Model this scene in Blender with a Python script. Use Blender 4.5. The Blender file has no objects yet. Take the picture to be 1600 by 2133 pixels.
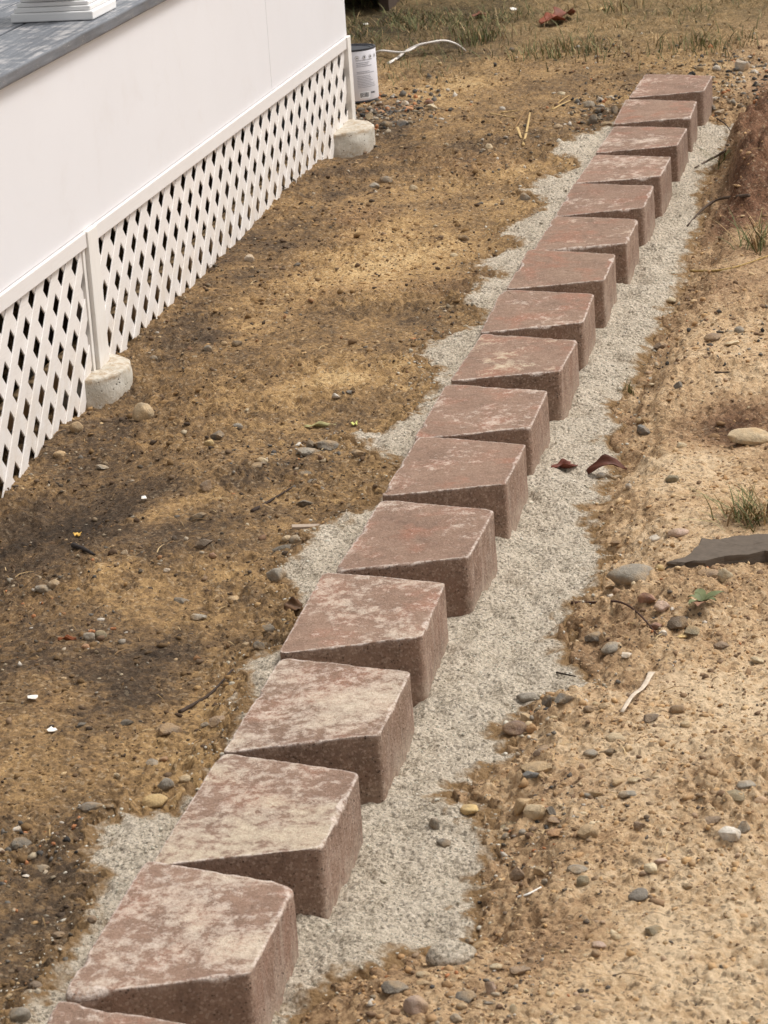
import bpy, bmesh, math, random
import numpy as np
from mathutils import Matrix, Vector

scene = bpy.context.scene
col = scene.collection
rng = np.random.default_rng(7)
random.seed(7)

# ------------------------------------------------------------------ camera
CAM = np.array([-3.474886, -1.246158, 1.819866])
RIGHT = np.array([0.191519, -0.979016, -0.069628])
UP = np.array([0.312926, -0.006332, 0.949756])
FWD = np.array([0.930268, 0.203685, -0.305147])
FPX = 6300.0
cam = bpy.data.cameras.new('camera')
cam.sensor_fit = 'HORIZONTAL'
cam.sensor_width = 36.0
cam.lens = FPX / 1600.0 * 36.0
cam.clip_start = 0.05
cam.clip_end = 2000
cam.dof.use_dof = True
cam.dof.focus_distance = 6.6
cam.dof.aperture_fstop = 30.0
camo = bpy.data.objects.new('camera', cam)
col.objects.link(camo)
M = Matrix.Identity(4)
for i in range(3):
    M[i][0], M[i][1], M[i][2], M[i][3] = RIGHT[i], UP[i], -FWD[i], CAM[i]
camo.matrix_world = M
scene.camera = camo

# ------------------------------------------------------------------ sky, sun, exposure
SUN_EL, SUN_AZ = math.radians(58), math.radians(-62)     # azimuth from +X, counter-clockwise
world = bpy.data.worlds.new('World')
scene.world = world
world.use_nodes = True
wn = world.node_tree
wn.nodes.clear()
sky = wn.nodes.new('ShaderNodeTexSky')
sky.sky_type = 'NISHITA'
sky.sun_disc = False
sky.sun_elevation = SUN_EL
sky.sun_rotation = math.radians(90) - SUN_AZ
sky.air_density = 1.0
sky.dust_density = 4.0
sky.ozone_density = 1.0
hs = wn.nodes.new('ShaderNodeHueSaturation')
hs.inputs['Saturation'].default_value = 0.12            # overcast: a white, even sky
tint = wn.nodes.new('ShaderNodeMix')
tint.data_type = 'RGBA'
tint.blend_type = 'MULTIPLY'
tint.inputs['Factor'].default_value = 1.0
tint.inputs['B'].default_value = (1.0, 0.985, 0.96, 1)
bgn = wn.nodes.new('ShaderNodeBackground')
bgn.inputs['Strength'].default_value = 0.10
wout = wn.nodes.new('ShaderNodeOutputWorld')
wn.links.new(sky.outputs[0], hs.inputs['Color'])
wn.links.new(hs.outputs[0], tint.inputs['A'])
wn.links.new(tint.outputs['Result'], bgn.inputs['Color'])
wn.links.new(bgn.outputs[0], wout.inputs['Surface'])
sun = bpy.data.lights.new('sun', 'SUN')
sun.energy = 1.5
sun.angle = math.radians(16)
sun.color = (1.0, 0.97, 0.93)
suno = bpy.data.objects.new('sun', sun)
col.objects.link(suno)
sd_ = Vector((math.cos(SUN_EL) * math.cos(SUN_AZ), math.cos(SUN_EL) * math.sin(SUN_AZ), math.sin(SUN_EL)))
suno.rotation_euler = sd_.to_track_quat('Z', 'Y').to_euler()
suno.location = (0, -3, 6)
scene.view_settings.view_transform = 'Standard'
scene.view_settings.look = 'None'
scene.view_settings.gamma = 1.0
scene.view_settings.use_curve_mapping = False
scene.view_settings.exposure = 0.74

# ------------------------------------------------------------------ helpers
def srgb(r, g, b):
    f = lambda c: (c / 255) / 12.92 if c / 255 <= 0.04045 else ((c / 255 + 0.055) / 1.055) ** 2.4
    return (f(r), f(g), f(b), 1.0)

def hash01(ix, iy, seed):
    h = (ix.astype(np.int64) * 374761393 + iy.astype(np.int64) * 668265263 + seed * 2246822519) & 0xFFFFFFFF
    h = ((h ^ (h >> 13)) * 1274126177) & 0xFFFFFFFF
    h = h ^ (h >> 16)
    return (h & 0xFFFFFF) / float(0xFFFFFF)

def vn(x, y, seed=0):
    """value noise, -1..1"""
    x = np.asarray(x, float); y = np.asarray(y, float)
    ix = np.floor(x); iy = np.floor(y)
    fx = x - ix; fy = y - iy
    fx = fx * fx * fx * (fx * (fx * 6 - 15) + 10); fy = fy * fy * fy * (fy * (fy * 6 - 15) + 10)
    a = hash01(ix, iy, seed); b = hash01(ix + 1, iy, seed)
    c = hash01(ix, iy + 1, seed); d = hash01(ix + 1, iy + 1, seed)
    return ((a + (b - a) * fx) * (1 - fy) + (c + (d - c) * fx) * fy) * 2 - 1

def fbm(x, y, sc, octv, seed, gain=0.5):
    r = 0; a = 1.0; n = 0
    ca, sa = math.cos(0.6), math.sin(0.6)
    x = np.asarray(x, float) * sc; y = np.asarray(y, float) * sc
    for o in range(octv):
        r = r + a * vn(x, y, seed + o * 17); n += a
        x, y = (x * ca - y * sa) * 2.03 + 3.1, (x * sa + y * ca) * 2.03 + 1.7
        a *= gain
    return r / n

def cells(x, y, sc, seed):
    """rounded clods, 0..1: one minus the distance to the nearest of jittered points, each clod of its own height"""
    x = x * sc; y = y * sc; ix = np.floor(x); iy = np.floor(y); best = np.zeros(x.shape)
    for a in (-1, 0, 1):
        for b in (-1, 0, 1):
            cx, cy = ix + a, iy + b
            d2 = (cx + hash01(cx, cy, seed) - x) ** 2 + (cy + hash01(cx, cy, seed + 1) - y) ** 2
            best = np.maximum(best, np.sqrt(np.maximum(0, 1 - d2 / .72)) * hash01(cx, cy, seed + 2) ** 1.5)
    return best

def sstep(a, b, x):
    t = np.clip((x - a) / (b - a), 0, 1)
    return t * t * (3 - 2 * t)

def ray(px, py):
    return FWD + RIGHT * (px - 800) / FPX + UP * (1066.5 - py) / FPX

def on_z(px, py, z):
    d = ray(px, py)
    return CAM + d * ((z - CAM[2]) / d[2])

def mpp(P):
    return float((np.array(P) - CAM) @ FWD) / FPX      # metres per photo pixel at P

def mesh_obj(name, verts, faces, mat=None, parent=None, smooth=True):
    me = bpy.data.meshes.new(name)
    verts = np.asarray(verts, np.float32)
    if isinstance(faces, np.ndarray):
        n, k = faces.shape
        me.vertices.add(len(verts)); me.vertices.foreach_set('co', verts.ravel())
        me.loops.add(n * k); me.loops.foreach_set('vertex_index', faces.astype(np.int32).ravel())
        me.polygons.add(n)
        me.polygons.foreach_set('loop_start', np.arange(0, n * k, k, dtype=np.int32))
        me.update(calc_edges=True)
    else:
        me.from_pydata([tuple(v) for v in verts], [], faces)
    if smooth:
        me.polygons.foreach_set('use_smooth', np.ones(len(me.polygons), bool))
    me.update()
    if mat: me.materials.append(mat)
    o = bpy.data.objects.new(name, me)
    col.objects.link(o)
    if parent: o.parent = parent
    return o

def attr(o, name, vals):
    a = o.data.attributes.new(name, 'FLOAT', 'POINT')
    a.data.foreach_set('value', np.asarray(vals, np.float32))

def cattr(o, name, rgb):
    a = o.data.attributes.new(name, 'FLOAT_COLOR', 'POINT')
    rgba = np.ones((len(rgb), 4), np.float32); rgba[:, :3] = rgb
    a.data.foreach_set('color', rgba.ravel())

def tag(o, label=None, cat=None, group=None, kind=None):
    if label: o['label'] = label
    if cat: o['category'] = cat
    if group: o['group'] = group
    if kind: o['kind'] = kind
    return o

def empty(name, loc=(0, 0, 0)):
    o = bpy.data.objects.new(name, None)
    col.objects.link(o); o.location = loc; o.empty_display_size = 0.1
    return o

def box(name, x0, x1, y0, y1, z0, z1, mat, parent=None, bevel=0.0, seg=2):
    bm = bmesh.new()
    bmesh.ops.create_cube(bm, size=1)
    for v in bm.verts:
        v.co = Vector((x0 + (v.co.x + .5) * (x1 - x0), y0 + (v.co.y + .5) * (y1 - y0), z0 + (v.co.z + .5) * (z1 - z0)))
    if bevel > 0:
        bmesh.ops.bevel(bm, geom=bm.edges[:], offset=bevel, segments=seg, affect='EDGES', profile=0.5)
    me = bpy.data.meshes.new(name); bm.to_mesh(me); bm.free()
    me.materials.append(mat)
    o = bpy.data.objects.new(name, me); col.objects.link(o)
    if parent: o.parent = parent
    return o

def tube(pts, radii, n=7, flat=1.0):
    """verts, faces of a tube along pts"""
    pts = [np.array(p, float) for p in pts]
    V = []; F = []
    up0 = np.array([0, 0, 1.0])
    for i, p in enumerate(pts):
        d = pts[min(i + 1, len(pts) - 1)] - pts[max(i - 1, 0)]
        d = d / (np.linalg.norm(d) + 1e-9)
        s = np.cross(d, up0); s /= (np.linalg.norm(s) + 1e-9)
        u = np.cross(s, d)
        r = radii[i] if hasattr(radii, '__len__') else radii
        for k in range(n):
            a = 2 * math.pi * k / n
            V.append(p + s * r * math.cos(a) + u * r * flat * math.sin(a))
    for i in range(len(pts) - 1):
        for k in range(n):
            F.append([i * n + k, i * n + (k + 1) % n, (i + 1) * n + (k + 1) % n, (i + 1) * n + k])
    F.append(list(range(n))[::-1]); F.append([(len(pts) - 1) * n + k for k in range(n)])
    return V, F

def smooth_path(pts, n=6):
    P = [np.array(p, float) for p in pts]
    P = [2 * P[0] - P[1]] + P + [2 * P[-1] - P[-2]]
    out = []
    for i in range(1, len(P) - 2):
        for k in range(n):
            t = k / n
            out.append(0.5 * ((2 * P[i]) + (-P[i - 1] + P[i + 1]) * t + (2 * P[i - 1] - 5 * P[i] + 4 * P[i + 1] - P[i + 2]) * t * t + (-P[i - 1] + 3 * P[i] - 3 * P[i + 1] + P[i + 2]) * t ** 3))
    out.append(P[-2])
    return out

# ------------------------------------------------------------------ materials
class NT:
    def __init__(s, name, rough=0.85, spec=0.3):
        s.m = bpy.data.materials.new(name); s.m.use_nodes = True
        s.t = s.m.node_tree; s.b = s.t.nodes['Principled BSDF']
        s.b.inputs['Roughness'].default_value = rough
        s.b.inputs['Specular IOR Level'].default_value = spec
        s._co = None
    def n(s, typ, **kw):
        nd = s.t.nodes.new(typ)
        for k, v in kw.items(): setattr(nd, k, v)
        return nd
    def l(s, a, b): s.t.links.new(a, b)
    def val(s, inp, v):
        if hasattr(v, 'is_output') or isinstance(v, bpy.types.NodeSocket): s.l(v, inp)
        else: inp.default_value = v
    def coord(s, kind='Object'):
        return s.n('ShaderNodeTexCoord').outputs[kind]
    def geo(s): return s.n('ShaderNodeNewGeometry')
    def mapping(s, vec, scale=(1, 1, 1), loc=(0, 0, 0)):
        m = s.n('ShaderNodeMapping'); s.l(vec, m.inputs[0])
        m.inputs['Scale'].default_value = scale
        s.val(m.inputs['Location'], loc); return m.outputs[0]
    def noise(s, vec, scale, detail=4, rough=0.55, dist=0.0):
        nd = s.n('ShaderNodeTexNoise'); s.l(vec, nd.inputs['Vector'])
        nd.inputs['Scale'].default_value = scale; nd.inputs['Detail'].default_value = detail
        nd.inputs['Roughness'].default_value = rough; nd.inputs['Distortion'].default_value = dist
        return nd.outputs['Fac']
    def voro(s, vec, scale, out='Distance', feature='F1', rnd=1.0):
        nd = s.n('ShaderNodeTexVoronoi', feature=feature); s.l(vec, nd.inputs['Vector'])
        nd.inputs['Scale'].default_value = scale; nd.inputs['Randomness'].default_value = rnd
        return nd.outputs[out]
    def ramp(s, fac, stops, interp='LINEAR'):
        nd = s.n('ShaderNodeValToRGB'); s.l(fac, nd.inputs[0])
        cr = nd.color_ramp; cr.interpolation = interp
        while len(cr.elements) < len(stops): cr.elements.new(0.5)
        for e, (p, c) in zip(cr.elements, stops):
            e.position = p; e.color = c if hasattr(c, '__len__') else (c, c, c, 1)
        return nd.outputs[0]
    def math(s, op, a, b=0.0, clamp=False):
        nd = s.n('ShaderNodeMath', operation=op); nd.use_clamp = clamp
        s.val(nd.inputs[0], a); s.val(nd.inputs[1], b); return nd.outputs[0]
    def mix(s, fac, a, b, blend='MIX'):
        nd = s.n('ShaderNodeMix', data_type='RGBA', blend_type=blend)
        s.val(nd.inputs['Factor'], fac); s.val(nd.inputs['A'], a); s.val(nd.inputs['B'], b)
        return nd.outputs['Result']
    def attr(s, name):
        nd = s.n('ShaderNodeAttribute', attribute_name=name); return nd
    def bump(s, h, strength=0.5, dist=0.01, prev=None):
        nd = s.n('ShaderNodeBump'); s.l(h, nd.inputs['Height'])
        nd.inputs['Strength'].default_value = strength; nd.inputs['Distance'].default_value = dist
        if prev is not None: s.l(prev, nd.inputs['Normal'])
        return nd.outputs[0]
    def color(s, c): s.val(s.b.inputs['Base Color'], c)
    def normal(s, nrm): s.l(nrm, s.b.inputs['Normal'])

def mat_soil():
    t = NT('soil', 0.95, 0.15)
    g = t.geo().outputs['Position']
    tone = t.attr('tone').outputs['Fac']; red = t.attr('red').outputs['Fac']; lawn = t.attr('lawn').outputs['Fac']; warm = t.attr('warm').outputs['Fac']
    n1 = t.noise(g, 9, 6, 0.62); n2 = t.noise(g, 55, 5, 0.65); n3 = t.noise(g, 260, 3, 0.7)
    k = t.math('ADD', tone, t.math('MULTIPLY', t.math('SUBTRACT', n1, 0.5), 0.9))
    k = t.math('ADD', k, t.math('MULTIPLY', t.math('SUBTRACT', n2, 0.5), 0.9))
    k = t.math('ADD', k, t.math('MULTIPLY', t.math('SUBTRACT', n3, 0.5), 0.55))
    cool = t.ramp(k, [(0.0, srgb(58, 49, 41)), (0.28, srgb(96, 79, 62)), (0.52, srgb(138, 111, 79)), (0.76, srgb(177, 144, 100)), (1.0, srgb(207, 176, 130))])
    hot = t.ramp(k, [(0.0, srgb(82, 66, 52)), (0.28, srgb(128, 102, 77)), (0.52, srgb(167, 136, 103)), (0.76, srgb(196, 165, 128)), (1.0, srgb(216, 190, 156))])
    c = t.mix(warm, cool, hot)
    rr = t.ramp(k, [(0.0, srgb(64, 44, 34)), (0.4, srgb(106, 76, 58)), (0.75, srgb(140, 104, 80)), (1.0, srgb(170, 136, 108))])
    c = t.mix(red, c, rr)
    ll = t.ramp(k, [(0.05, srgb(62, 54, 38)), (0.35, srgb(108, 91, 63)), (0.7, srgb(152, 126, 89)), (1.0, srgb(188, 160, 118))])
    c = t.mix(lawn, c, ll)
    # single dark and pale grains
    v = t.n('ShaderNodeTexVoronoi'); t.l(g, v.inputs['Vector']); v.inputs['Scale'].default_value = 170
    sp = t.n('ShaderNodeSeparateColor'); t.l(v.outputs['Color'], sp.inputs[0])
    pale = t.ramp(sp.outputs[0], [(0.90, 0.0), (0.93, 1.0)], 'LINEAR'); dark = t.ramp(sp.outputs[1], [(0.84, 0.0), (0.88, 1.0)])
    c = t.mix(t.math('MULTIPLY', t.math('MULTIPLY', pale, 0.5), tone), c, srgb(205, 185, 155))
    c = t.mix(t.math('MULTIPLY', dark, 0.5), c, srgb(62, 50, 40))
    t.color(c)
    h = t.math('ADD', t.noise(g, 120, 6, 0.75), t.math('MULTIPLY', t.voro(g, 110), -0.7))
    h2 = t.noise(g, 420, 3, 0.7)
    b = t.bump(h, 0.9, 0.007); b = t.bump(h2, 0.6, 0.003, b)
    t.normal(b)
    return t.m

def mat_sand():
    t = NT('stone_dust_sand', 0.95, 0.15)
    g = t.geo().outputs['Position']
    n1 = t.noise(g, 14, 4, 0.6); n2 = t.noise(g, 150, 4, 0.7); n3 = t.noise(g, 420, 2, 0.7)
    k = t.math('ADD', t.math('MULTIPLY', n1, 0.35), t.math('MULTIPLY', n2, 0.65))
    k = t.math('ADD', k, t.math('MULTIPLY', t.math('SUBTRACT', n3, 0.5), 1.0))
    c = t.ramp(k, [(0.24, srgb(138, 124, 105)), (0.39, srgb(195, 180, 158)), (0.53, srgb(224, 209, 188)), (0.74, srgb(244, 231, 213))])
    v = t.n('ShaderNodeTexVoronoi'); t.l(g, v.inputs['Vector']); v.inputs['Scale'].default_value = 230
    sp = t.n('ShaderNodeSeparateColor'); t.l(v.outputs['Color'], sp.inputs[0])
    dark = t.ramp(sp.outputs[1], [(0.80, 0.0), (0.86, 1.0)])
    c = t.mix(t.math('MULTIPLY', dark, 0.6), c, srgb(110, 101, 87))
    soil = t.attr('soily').outputs['Fac']
    so = t.math('ADD', soil, t.math('MULTIPLY', t.math('SUBTRACT', t.noise(g, 40, 5, 0.7), 0.5), 0.8))
    c = t.mix(t.ramp(so, [(0.35, 0.0), (0.75, 1.0)]), c, srgb(158, 128, 92))
    t.color(c)
    h = t.math('ADD', t.noise(g, 115, 6, 0.75), t.math('MULTIPLY', t.voro(g, 120), -0.9))
    b = t.bump(h, 1.0, 0.011); b = t.bump(t.noise(g, 430, 3, 0.75), 0.7, 0.003, b)
    t.normal(b)
    return t.m

def mat_block():
    t = NT('red_concrete', 0.9, 0.2)
    oi = t.n('ShaderNodeObjectInfo')
    co = t.coord('Object')
    off = t.n('ShaderNodeCombineXYZ'); r = t.math('MULTIPLY', oi.outputs['Random'], 37.0)
    t.l(r, off.inputs[0]); t.l(t.math('MULTIPLY', oi.outputs['Random'], 91.0), off.inputs[1]); t.l(r, off.inputs[2])
    va = t.n('ShaderNodeVectorMath', operation='ADD'); t.l(co, va.inputs[0]); t.l(off.outputs[0], va.inputs[1])
    P = va.outputs[0]
    oc = t.n('ShaderNodeSeparateColor'); t.l(oi.outputs['Color'], oc.inputs[0])
    eff, hue, yel = oc.outputs[0], oc.outputs[1], oc.outputs[2]
    top = t.attr('top').outputs['Fac']; edge = t.attr('edge').outputs['Fac']; tail = t.attr('tail').outputs['Fac']
    n1 = t.noise(P, 7, 5, 0.6); n2 = t.noise(P, 38, 5, 0.65); n3 = t.noise(P, 240, 3, 0.7)
    base = t.ramp(t.math('ADD', t.math('MULTIPLY', n1, 0.6), t.math('MULTIPLY', n2, 0.4)),
                  [(0.3, srgb(120, 98, 84)), (0.5, srgb(149, 121, 104)), (0.7, srgb(170, 142, 123))])
    brown = t.ramp(n2, [(0.3, srgb(122, 101, 84)), (0.7, srgb(156, 132, 112))])
    base = t.mix(t.math('MULTIPLY', hue, t.ramp(n1, [(0.3, 0.2), (0.7, 1.0)])), base, brown)
    redp = t.ramp(t.noise(P, 11, 3, 0.6), [(0.50, 0.0), (0.68, 0.65)])
    base = t.mix(t.math('MULTIPLY', redp, t.math('ADD', t.math('MULTIPLY', top, 0.7), 0.3)), base, srgb(164, 110, 88))
    base = t.mix(t.math('MULTIPLY', n3, 0.28), base, srgb(88, 68, 58))
    base = t.mix(t.math('MULTIPLY', t.math('SUBTRACT', oi.outputs['Random'], 0.35), 0.3, True), base, srgb(98, 78, 66))
    # pale lime bloom on the tops: ragged blotches inside broad patches
    broad = t.noise(t.mapping(P, (1, 1, 1)), 5.5, 3, 0.55)
    fine = t.math('ADD', t.math('MULTIPLY', t.noise(P, 44, 6, 0.75, 0.25), 0.72), t.math('MULTIPLY', t.noise(P, 150, 4, 0.75), 0.28))
    e = t.math('ADD', t.math('MULTIPLY', broad, 0.75), t.math('MULTIPLY', fine, 1.25))
    e = t.math('ADD', e, t.math('MULTIPLY', eff, 0.30))
    bloom = t.ramp(t.math('SUBTRACT', e, 0.60), [(0.585, 0.0), (0.68, 0.5), (0.85, 0.85)])
    bcol = t.mix(t.math('MULTIPLY', yel, t.ramp(broad, [(0.42, 0.0), (0.6, 1.0)])), t.mix(fine, srgb(190, 168, 153), srgb(222, 210, 196)), srgb(198, 186, 156))
    c = t.mix(t.math('MULTIPLY', bloom, top), base, bcol)
    # worn pale arrises
    we = t.math('MULTIPLY', edge, t.ramp(t.noise(P, 75, 6, 0.8), [(0.42, 0.0), (0.56, 1.0)]))
    c = t.mix(t.math('MULTIPLY', we, 0.75), c, srgb(214, 199, 188))
    # vertical drag streaks on the tail face, dusty lower edge
    st = t.math('ADD', t.math('MULTIPLY', t.noise(t.mapping(P, (48, 48, 7)), 1, 4, 0.65), 0.5), t.math('MULTIPLY', t.noise(P, 22, 5, 0.7), 0.45))
    c = t.mix(t.math('MULTIPLY', tail, t.ramp(st, [(0.46, 0.0), (0.58, 0.35), (0.7, 0.6)])), c, srgb(188, 172, 157))
    dust = t.attr('low').outputs['Fac']
    dd = t.math('MULTIPLY', dust, t.ramp(t.noise(P, 26, 5, 0.7), [(0.35, 0.0), (0.65, 1.0)]))
    c = t.mix(t.math('MULTIPLY', dd, 0.6), c, srgb(184, 172, 154))
    # pits on the sides
    v = t.voro(P, 150); pit = t.ramp(v, [(0.14, 1.0), (0.3, 0.0)])
    sel = t.ramp(t.noise(P, 45, 3), [(0.45, 0.0), (0.6, 1.0)])
    pits = t.math('MULTIPLY', t.math('MULTIPLY', pit, sel), t.math('SUBTRACT', 1.0, t.math('MULTIPLY', top, 0.7)))
    c = t.mix(t.math('MULTIPLY', pits, 0.6), c, srgb(58, 44, 38))
    vg = t.n('ShaderNodeTexVoronoi'); t.l(P, vg.inputs['Vector']); vg.inputs['Scale'].default_value = 260
    sg = t.n('ShaderNodeSeparateColor'); t.l(vg.outputs['Color'], sg.inputs[0])
    c = t.mix(t.math('MULTIPLY', t.ramp(sg.outputs[0], [(0.70, 0.0), (0.9, 1.0)]), t.math('SUBTRACT', 0.36, t.math('MULTIPLY', top, 0.2))), c, srgb(192, 170, 152))
    c = t.mix(t.math('MULTIPLY', t.ramp(sg.outputs[1], [(0.70, 0.0), (0.9, 1.0)]), t.math('SUBTRACT', 0.24, t.math('MULTIPLY', top, 0.12))), c, srgb(78, 60, 51))
    t.color(c)
    h = t.math('ADD', t.noise(P, 90, 6, 0.7), t.math('MULTIPLY', pits, -0.9))
    b = t.bump(h, 0.75, 0.006); b = t.bump(n3, 0.7, 0.003, b)
    t.normal(b)
    return t.m

def mat_white(name, c1=(233, 228, 224), grain=0.3, speck=0.0, streak=False):
    t = NT(name, 0.5, 0.35)
    g = t.coord('Object')
    n = t.noise(g, 2.2, 4, 0.6)
    a = srgb(*c1); b = srgb(c1[0] - 8, c1[1] - 9, c1[2] - 10)
    c = t.mix(n, a, b)
    if streak:
        s = t.noise(t.mapping(g, (220, 220, 12) if streak == 'v' else (12, 220, 220)), 1, 3, 0.6)
        c = t.mix(t.math('MULTIPLY', t.ramp(s, [(0.45, 0.0), (0.8, 1.0)]), grain), c, srgb(205, 198, 190))
    if speck > 0:
        v = t.voro(g, 190); m = t.ramp(v, [(0.10, 1.0), (0.18, 0.0)])
        lowz = t.n('ShaderNodeSeparateXYZ'); t.l(t.geo().outputs['Position'], lowz.inputs[0])
        lw = t.ramp(lowz.outputs[2], [(0.0, 1.0), (0.30, 0.12)])
        sel = t.ramp(t.noise(g, 26, 3, 0.6), [(0.46, 0.0), (0.6, 1.0)])
        f = t.math('MULTIPLY', t.math('MULTIPLY', m, sel), t.math('MULTIPLY', lw, speck))
        c = t.mix(f, c, srgb(140, 112, 84))
        dirt = t.math('MULTIPLY', t.ramp(lowz.outputs[2], [(0.0, 1.0), (0.16, 0.0)]), t.ramp(t.noise(g, 14, 5, 0.7), [(0.4, 0.0), (0.75, 0.55)]))
        c = t.mix(dirt, c, srgb(196, 178, 154))
    dot = t.ramp(t.voro(g, 2.6), [(0.008, 1.0), (0.014, 0.0)])
    c = t.mix(t.math('MULTIPLY', dot, 0.8), c, srgb(96, 84, 76))
    sm = t.ramp(t.noise(g, 5, 6, 0.7, 0.4), [(0.55, 0.0), (0.75, 0.16)])
    c = t.mix(sm, c, srgb(196, 186, 178))
    t.color(c)
    t.normal(t.bump(t.noise(g, 60, 5, 0.6), 0.12, 0.002))
    return t.m

def mat_concrete():
    t = NT('footing_concrete', 0.9, 0.2)
    g = t.coord('Object')
    n = t.noise(g, 16, 6, 0.65); n2 = t.noise(g, 90, 4, 0.7)
    c = t.ramp(n, [(0.3, srgb(176, 168, 154)), (0.6, srgb(208, 202, 190)), (0.8, srgb(222, 218, 208))])
    v = t.voro(g, 75); pit = t.math('MULTIPLY', t.ramp(v, [(0.1, 1.0), (0.22, 0.0)]), t.ramp(t.noise(g, 20, 2), [(0.45, 0.0), (0.6, 1.0)]))
    c = t.mix(t.math('MULTIPLY', pit, 0.85), c, srgb(70, 62, 52))
    z = t.n('ShaderNodeSeparateXYZ'); t.l(g, z.inputs[0])
    d = t.math('MULTIPLY', t.ramp(t.math('ADD', z.outputs[2], 0.09), [(0.02, 1.0), (0.06, 0.0)]), t.ramp(n2, [(0.35, 0.0), (0.65, 0.7)]))
    c = t.mix(d, c, srgb(150, 124, 92))
    crust = t.attr('crust').outputs['Fac']
    c = t.mix(t.math('MULTIPLY', crust, t.ramp(t.noise(g, 34, 5, 0.7), [(0.40, 0.0), (0.62, 0.8)])), c, srgb(152, 128, 98))
    t.color(c)
    t.normal(t.bump(t.math('ADD', n2, t.math('MULTIPLY', pit, -1.0)), 0.6, 0.004))
    return t.m

def mat_stone():
    t = NT('field_stone', 0.75, 0.3)
    oi = t.n('ShaderNodeObjectInfo'); g = t.geo().outputs['Position']
    n = t.noise(g, 60, 5, 0.65); n2 = t.noise(g, 320, 3, 0.7); n0 = t.noise(g, 22, 3, 0.6)
    c = t.mix(t.ramp(n, [(0.35, 0.0), (0.7, 1.0)]), oi.outputs['Color'], t.mix(0.6, oi.outputs['Color'], srgb(70, 60, 50)))
    c = t.mix(t.math('MULTIPLY', n2, 0.35), c, srgb(206, 190, 165))
    c = t.mix(t.ramp(n0, [(0.45, 0.0), (0.65, 0.6)]), c, srgb(178, 146, 104))
    t.color(c); t.normal(t.bump(t.math('ADD', n, t.math('MULTIPLY', n2, 0.5)), 0.8, 0.006))
    return t.m

def mat_vcol(name, rough=0.9, var=0.35, trans=False):
    t = NT(name, rough, 0.2)
    a = t.attr('Col').outputs['Color']; g = t.geo().outputs['Position']
    n = t.noise(g, 150, 3, 0.7)
    c = t.mix(t.math('MULTIPLY', n, var), a, t.mix(0.65, a, srgb(30, 24, 18)))
    t.color(c)
    if not trans: t.normal(t.bump(t.noise(g, 300, 3, 0.7), 0.5, 0.003))
    return t.m

def mat_obj(name, rough=0.7, var=0.4, sc=80, stretch=(1, 1, 1), spec=0.3):
    t = NT(name, rough, spec)
    oi = t.n('ShaderNodeObjectInfo'); g = t.mapping(t.coord('Object'), stretch)
    n = t.noise(g, sc, 5, 0.65)
    c = t.mix(t.math('MULTIPLY', t.ramp(n, [(0.3, 0.0), (0.75, 1.0)]), var), oi.outputs['Color'], t.mix(0.7, oi.outputs['Color'], srgb(24, 18, 14)))
    t.color(c); t.normal(t.bump(n, 0.4, 0.002))
    return t.m

def mat_deck():
    t = NT('grey_deck_paint', 0.42, 0.45)
    g = t.coord('Object')
    s = t.noise(t.mapping(g, (6, 90, 90)), 1, 5, 0.65); n = t.noise(g, 9, 5, 0.65)
    c = t.ramp(s, [(0.3, srgb(88, 91, 97)), (0.6, srgb(114, 117, 123)), (0.8, srgb(138, 140, 145))])
    d = t.ramp(t.math('ADD', t.math('MULTIPLY', s, 0.35), t.math('MULTIPLY', t.noise(g, 14, 6, 0.75), 0.65)), [(0.50, 0.0), (0.66, 0.75)])
    top = t.n('ShaderNodeSeparateXYZ'); t.l(t.geo().outputs['Normal'], top.inputs[0])
    c = t.mix(t.math('MULTIPLY', d, t.ramp(top.outputs[2], [(0.7, 0.0), (0.95, 1.0)])), c, srgb(206, 200, 196))
    sp = t.voro(g, 160); m = t.math('MULTIPLY', t.ramp(sp, [(0.12, 1.0), (0.2, 0.0)]), t.ramp(t.noise(g, 12, 3), [(0.52, 0.0), (0.62, 0.7)]))
    c = t.mix(m, c, srgb(222, 218, 212))
    t.color(c)
    t.l(t.ramp(n, [(0.3, 0.3), (0.7, 0.6)]), t.b.inputs['Roughness'])
    t.normal(t.bump(s, 0.15, 0.002))
    return t.m

def mat_plain(name, c, rough=0.6, var=0.2, sc=30, metal=0.0, spec=0.4):
    t = NT(name, rough, spec)
    n = t.noise(t.coord('Object'), sc, 4, 0.6)
    cc = srgb(*c)
    t.color(t.mix(t.math('MULTIPLY', n, var), cc, tuple(x * 0.5 for x in cc[:3]) + (1,)))
    t.b.inputs['Metallic'].default_value = metal
    return t.m

SOIL = mat_soil(); SAND = mat_sand(); BLOCK = mat_block(); CONC = mat_concrete(); STONE = mat_stone()
PANEL = mat_white('painted_panel', (228, 227, 230)); TRIM = mat_white('painted_trim', (227, 223, 221), 0.35, 0.0, 'h')
POSTM = mat_white('painted_post', (232, 228, 223), 0.4, 0.6, 'v'); SLATM = mat_white('painted_lattice', (231, 226, 222), 0.45, 1.0, 'h')
COLM = mat_white('column_paint', (236, 236, 236)); DECK = mat_deck()
CRUMB = mat_vcol('soil_crumb'); BLADE = mat_vcol('grass_blade', 0.7, 0.3, True)
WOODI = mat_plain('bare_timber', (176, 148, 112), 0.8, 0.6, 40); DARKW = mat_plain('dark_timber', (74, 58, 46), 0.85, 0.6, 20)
SLATE = mat_obj('dark_slate', 0.75, 0.5, 70, (1, 1, 6))
TWIG = mat_obj('twig_bark', 0.85, 0.7, 120); LEAFM = mat_obj('dry_leaf', 0.6, 0.6, 60)
CANL = mat_plain('can_label', (226, 225, 231), 0.45, 0.06); CAND = mat_plain('can_metal', (72, 72, 77), 0.4, 0.3, 20, 0.6)
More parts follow.
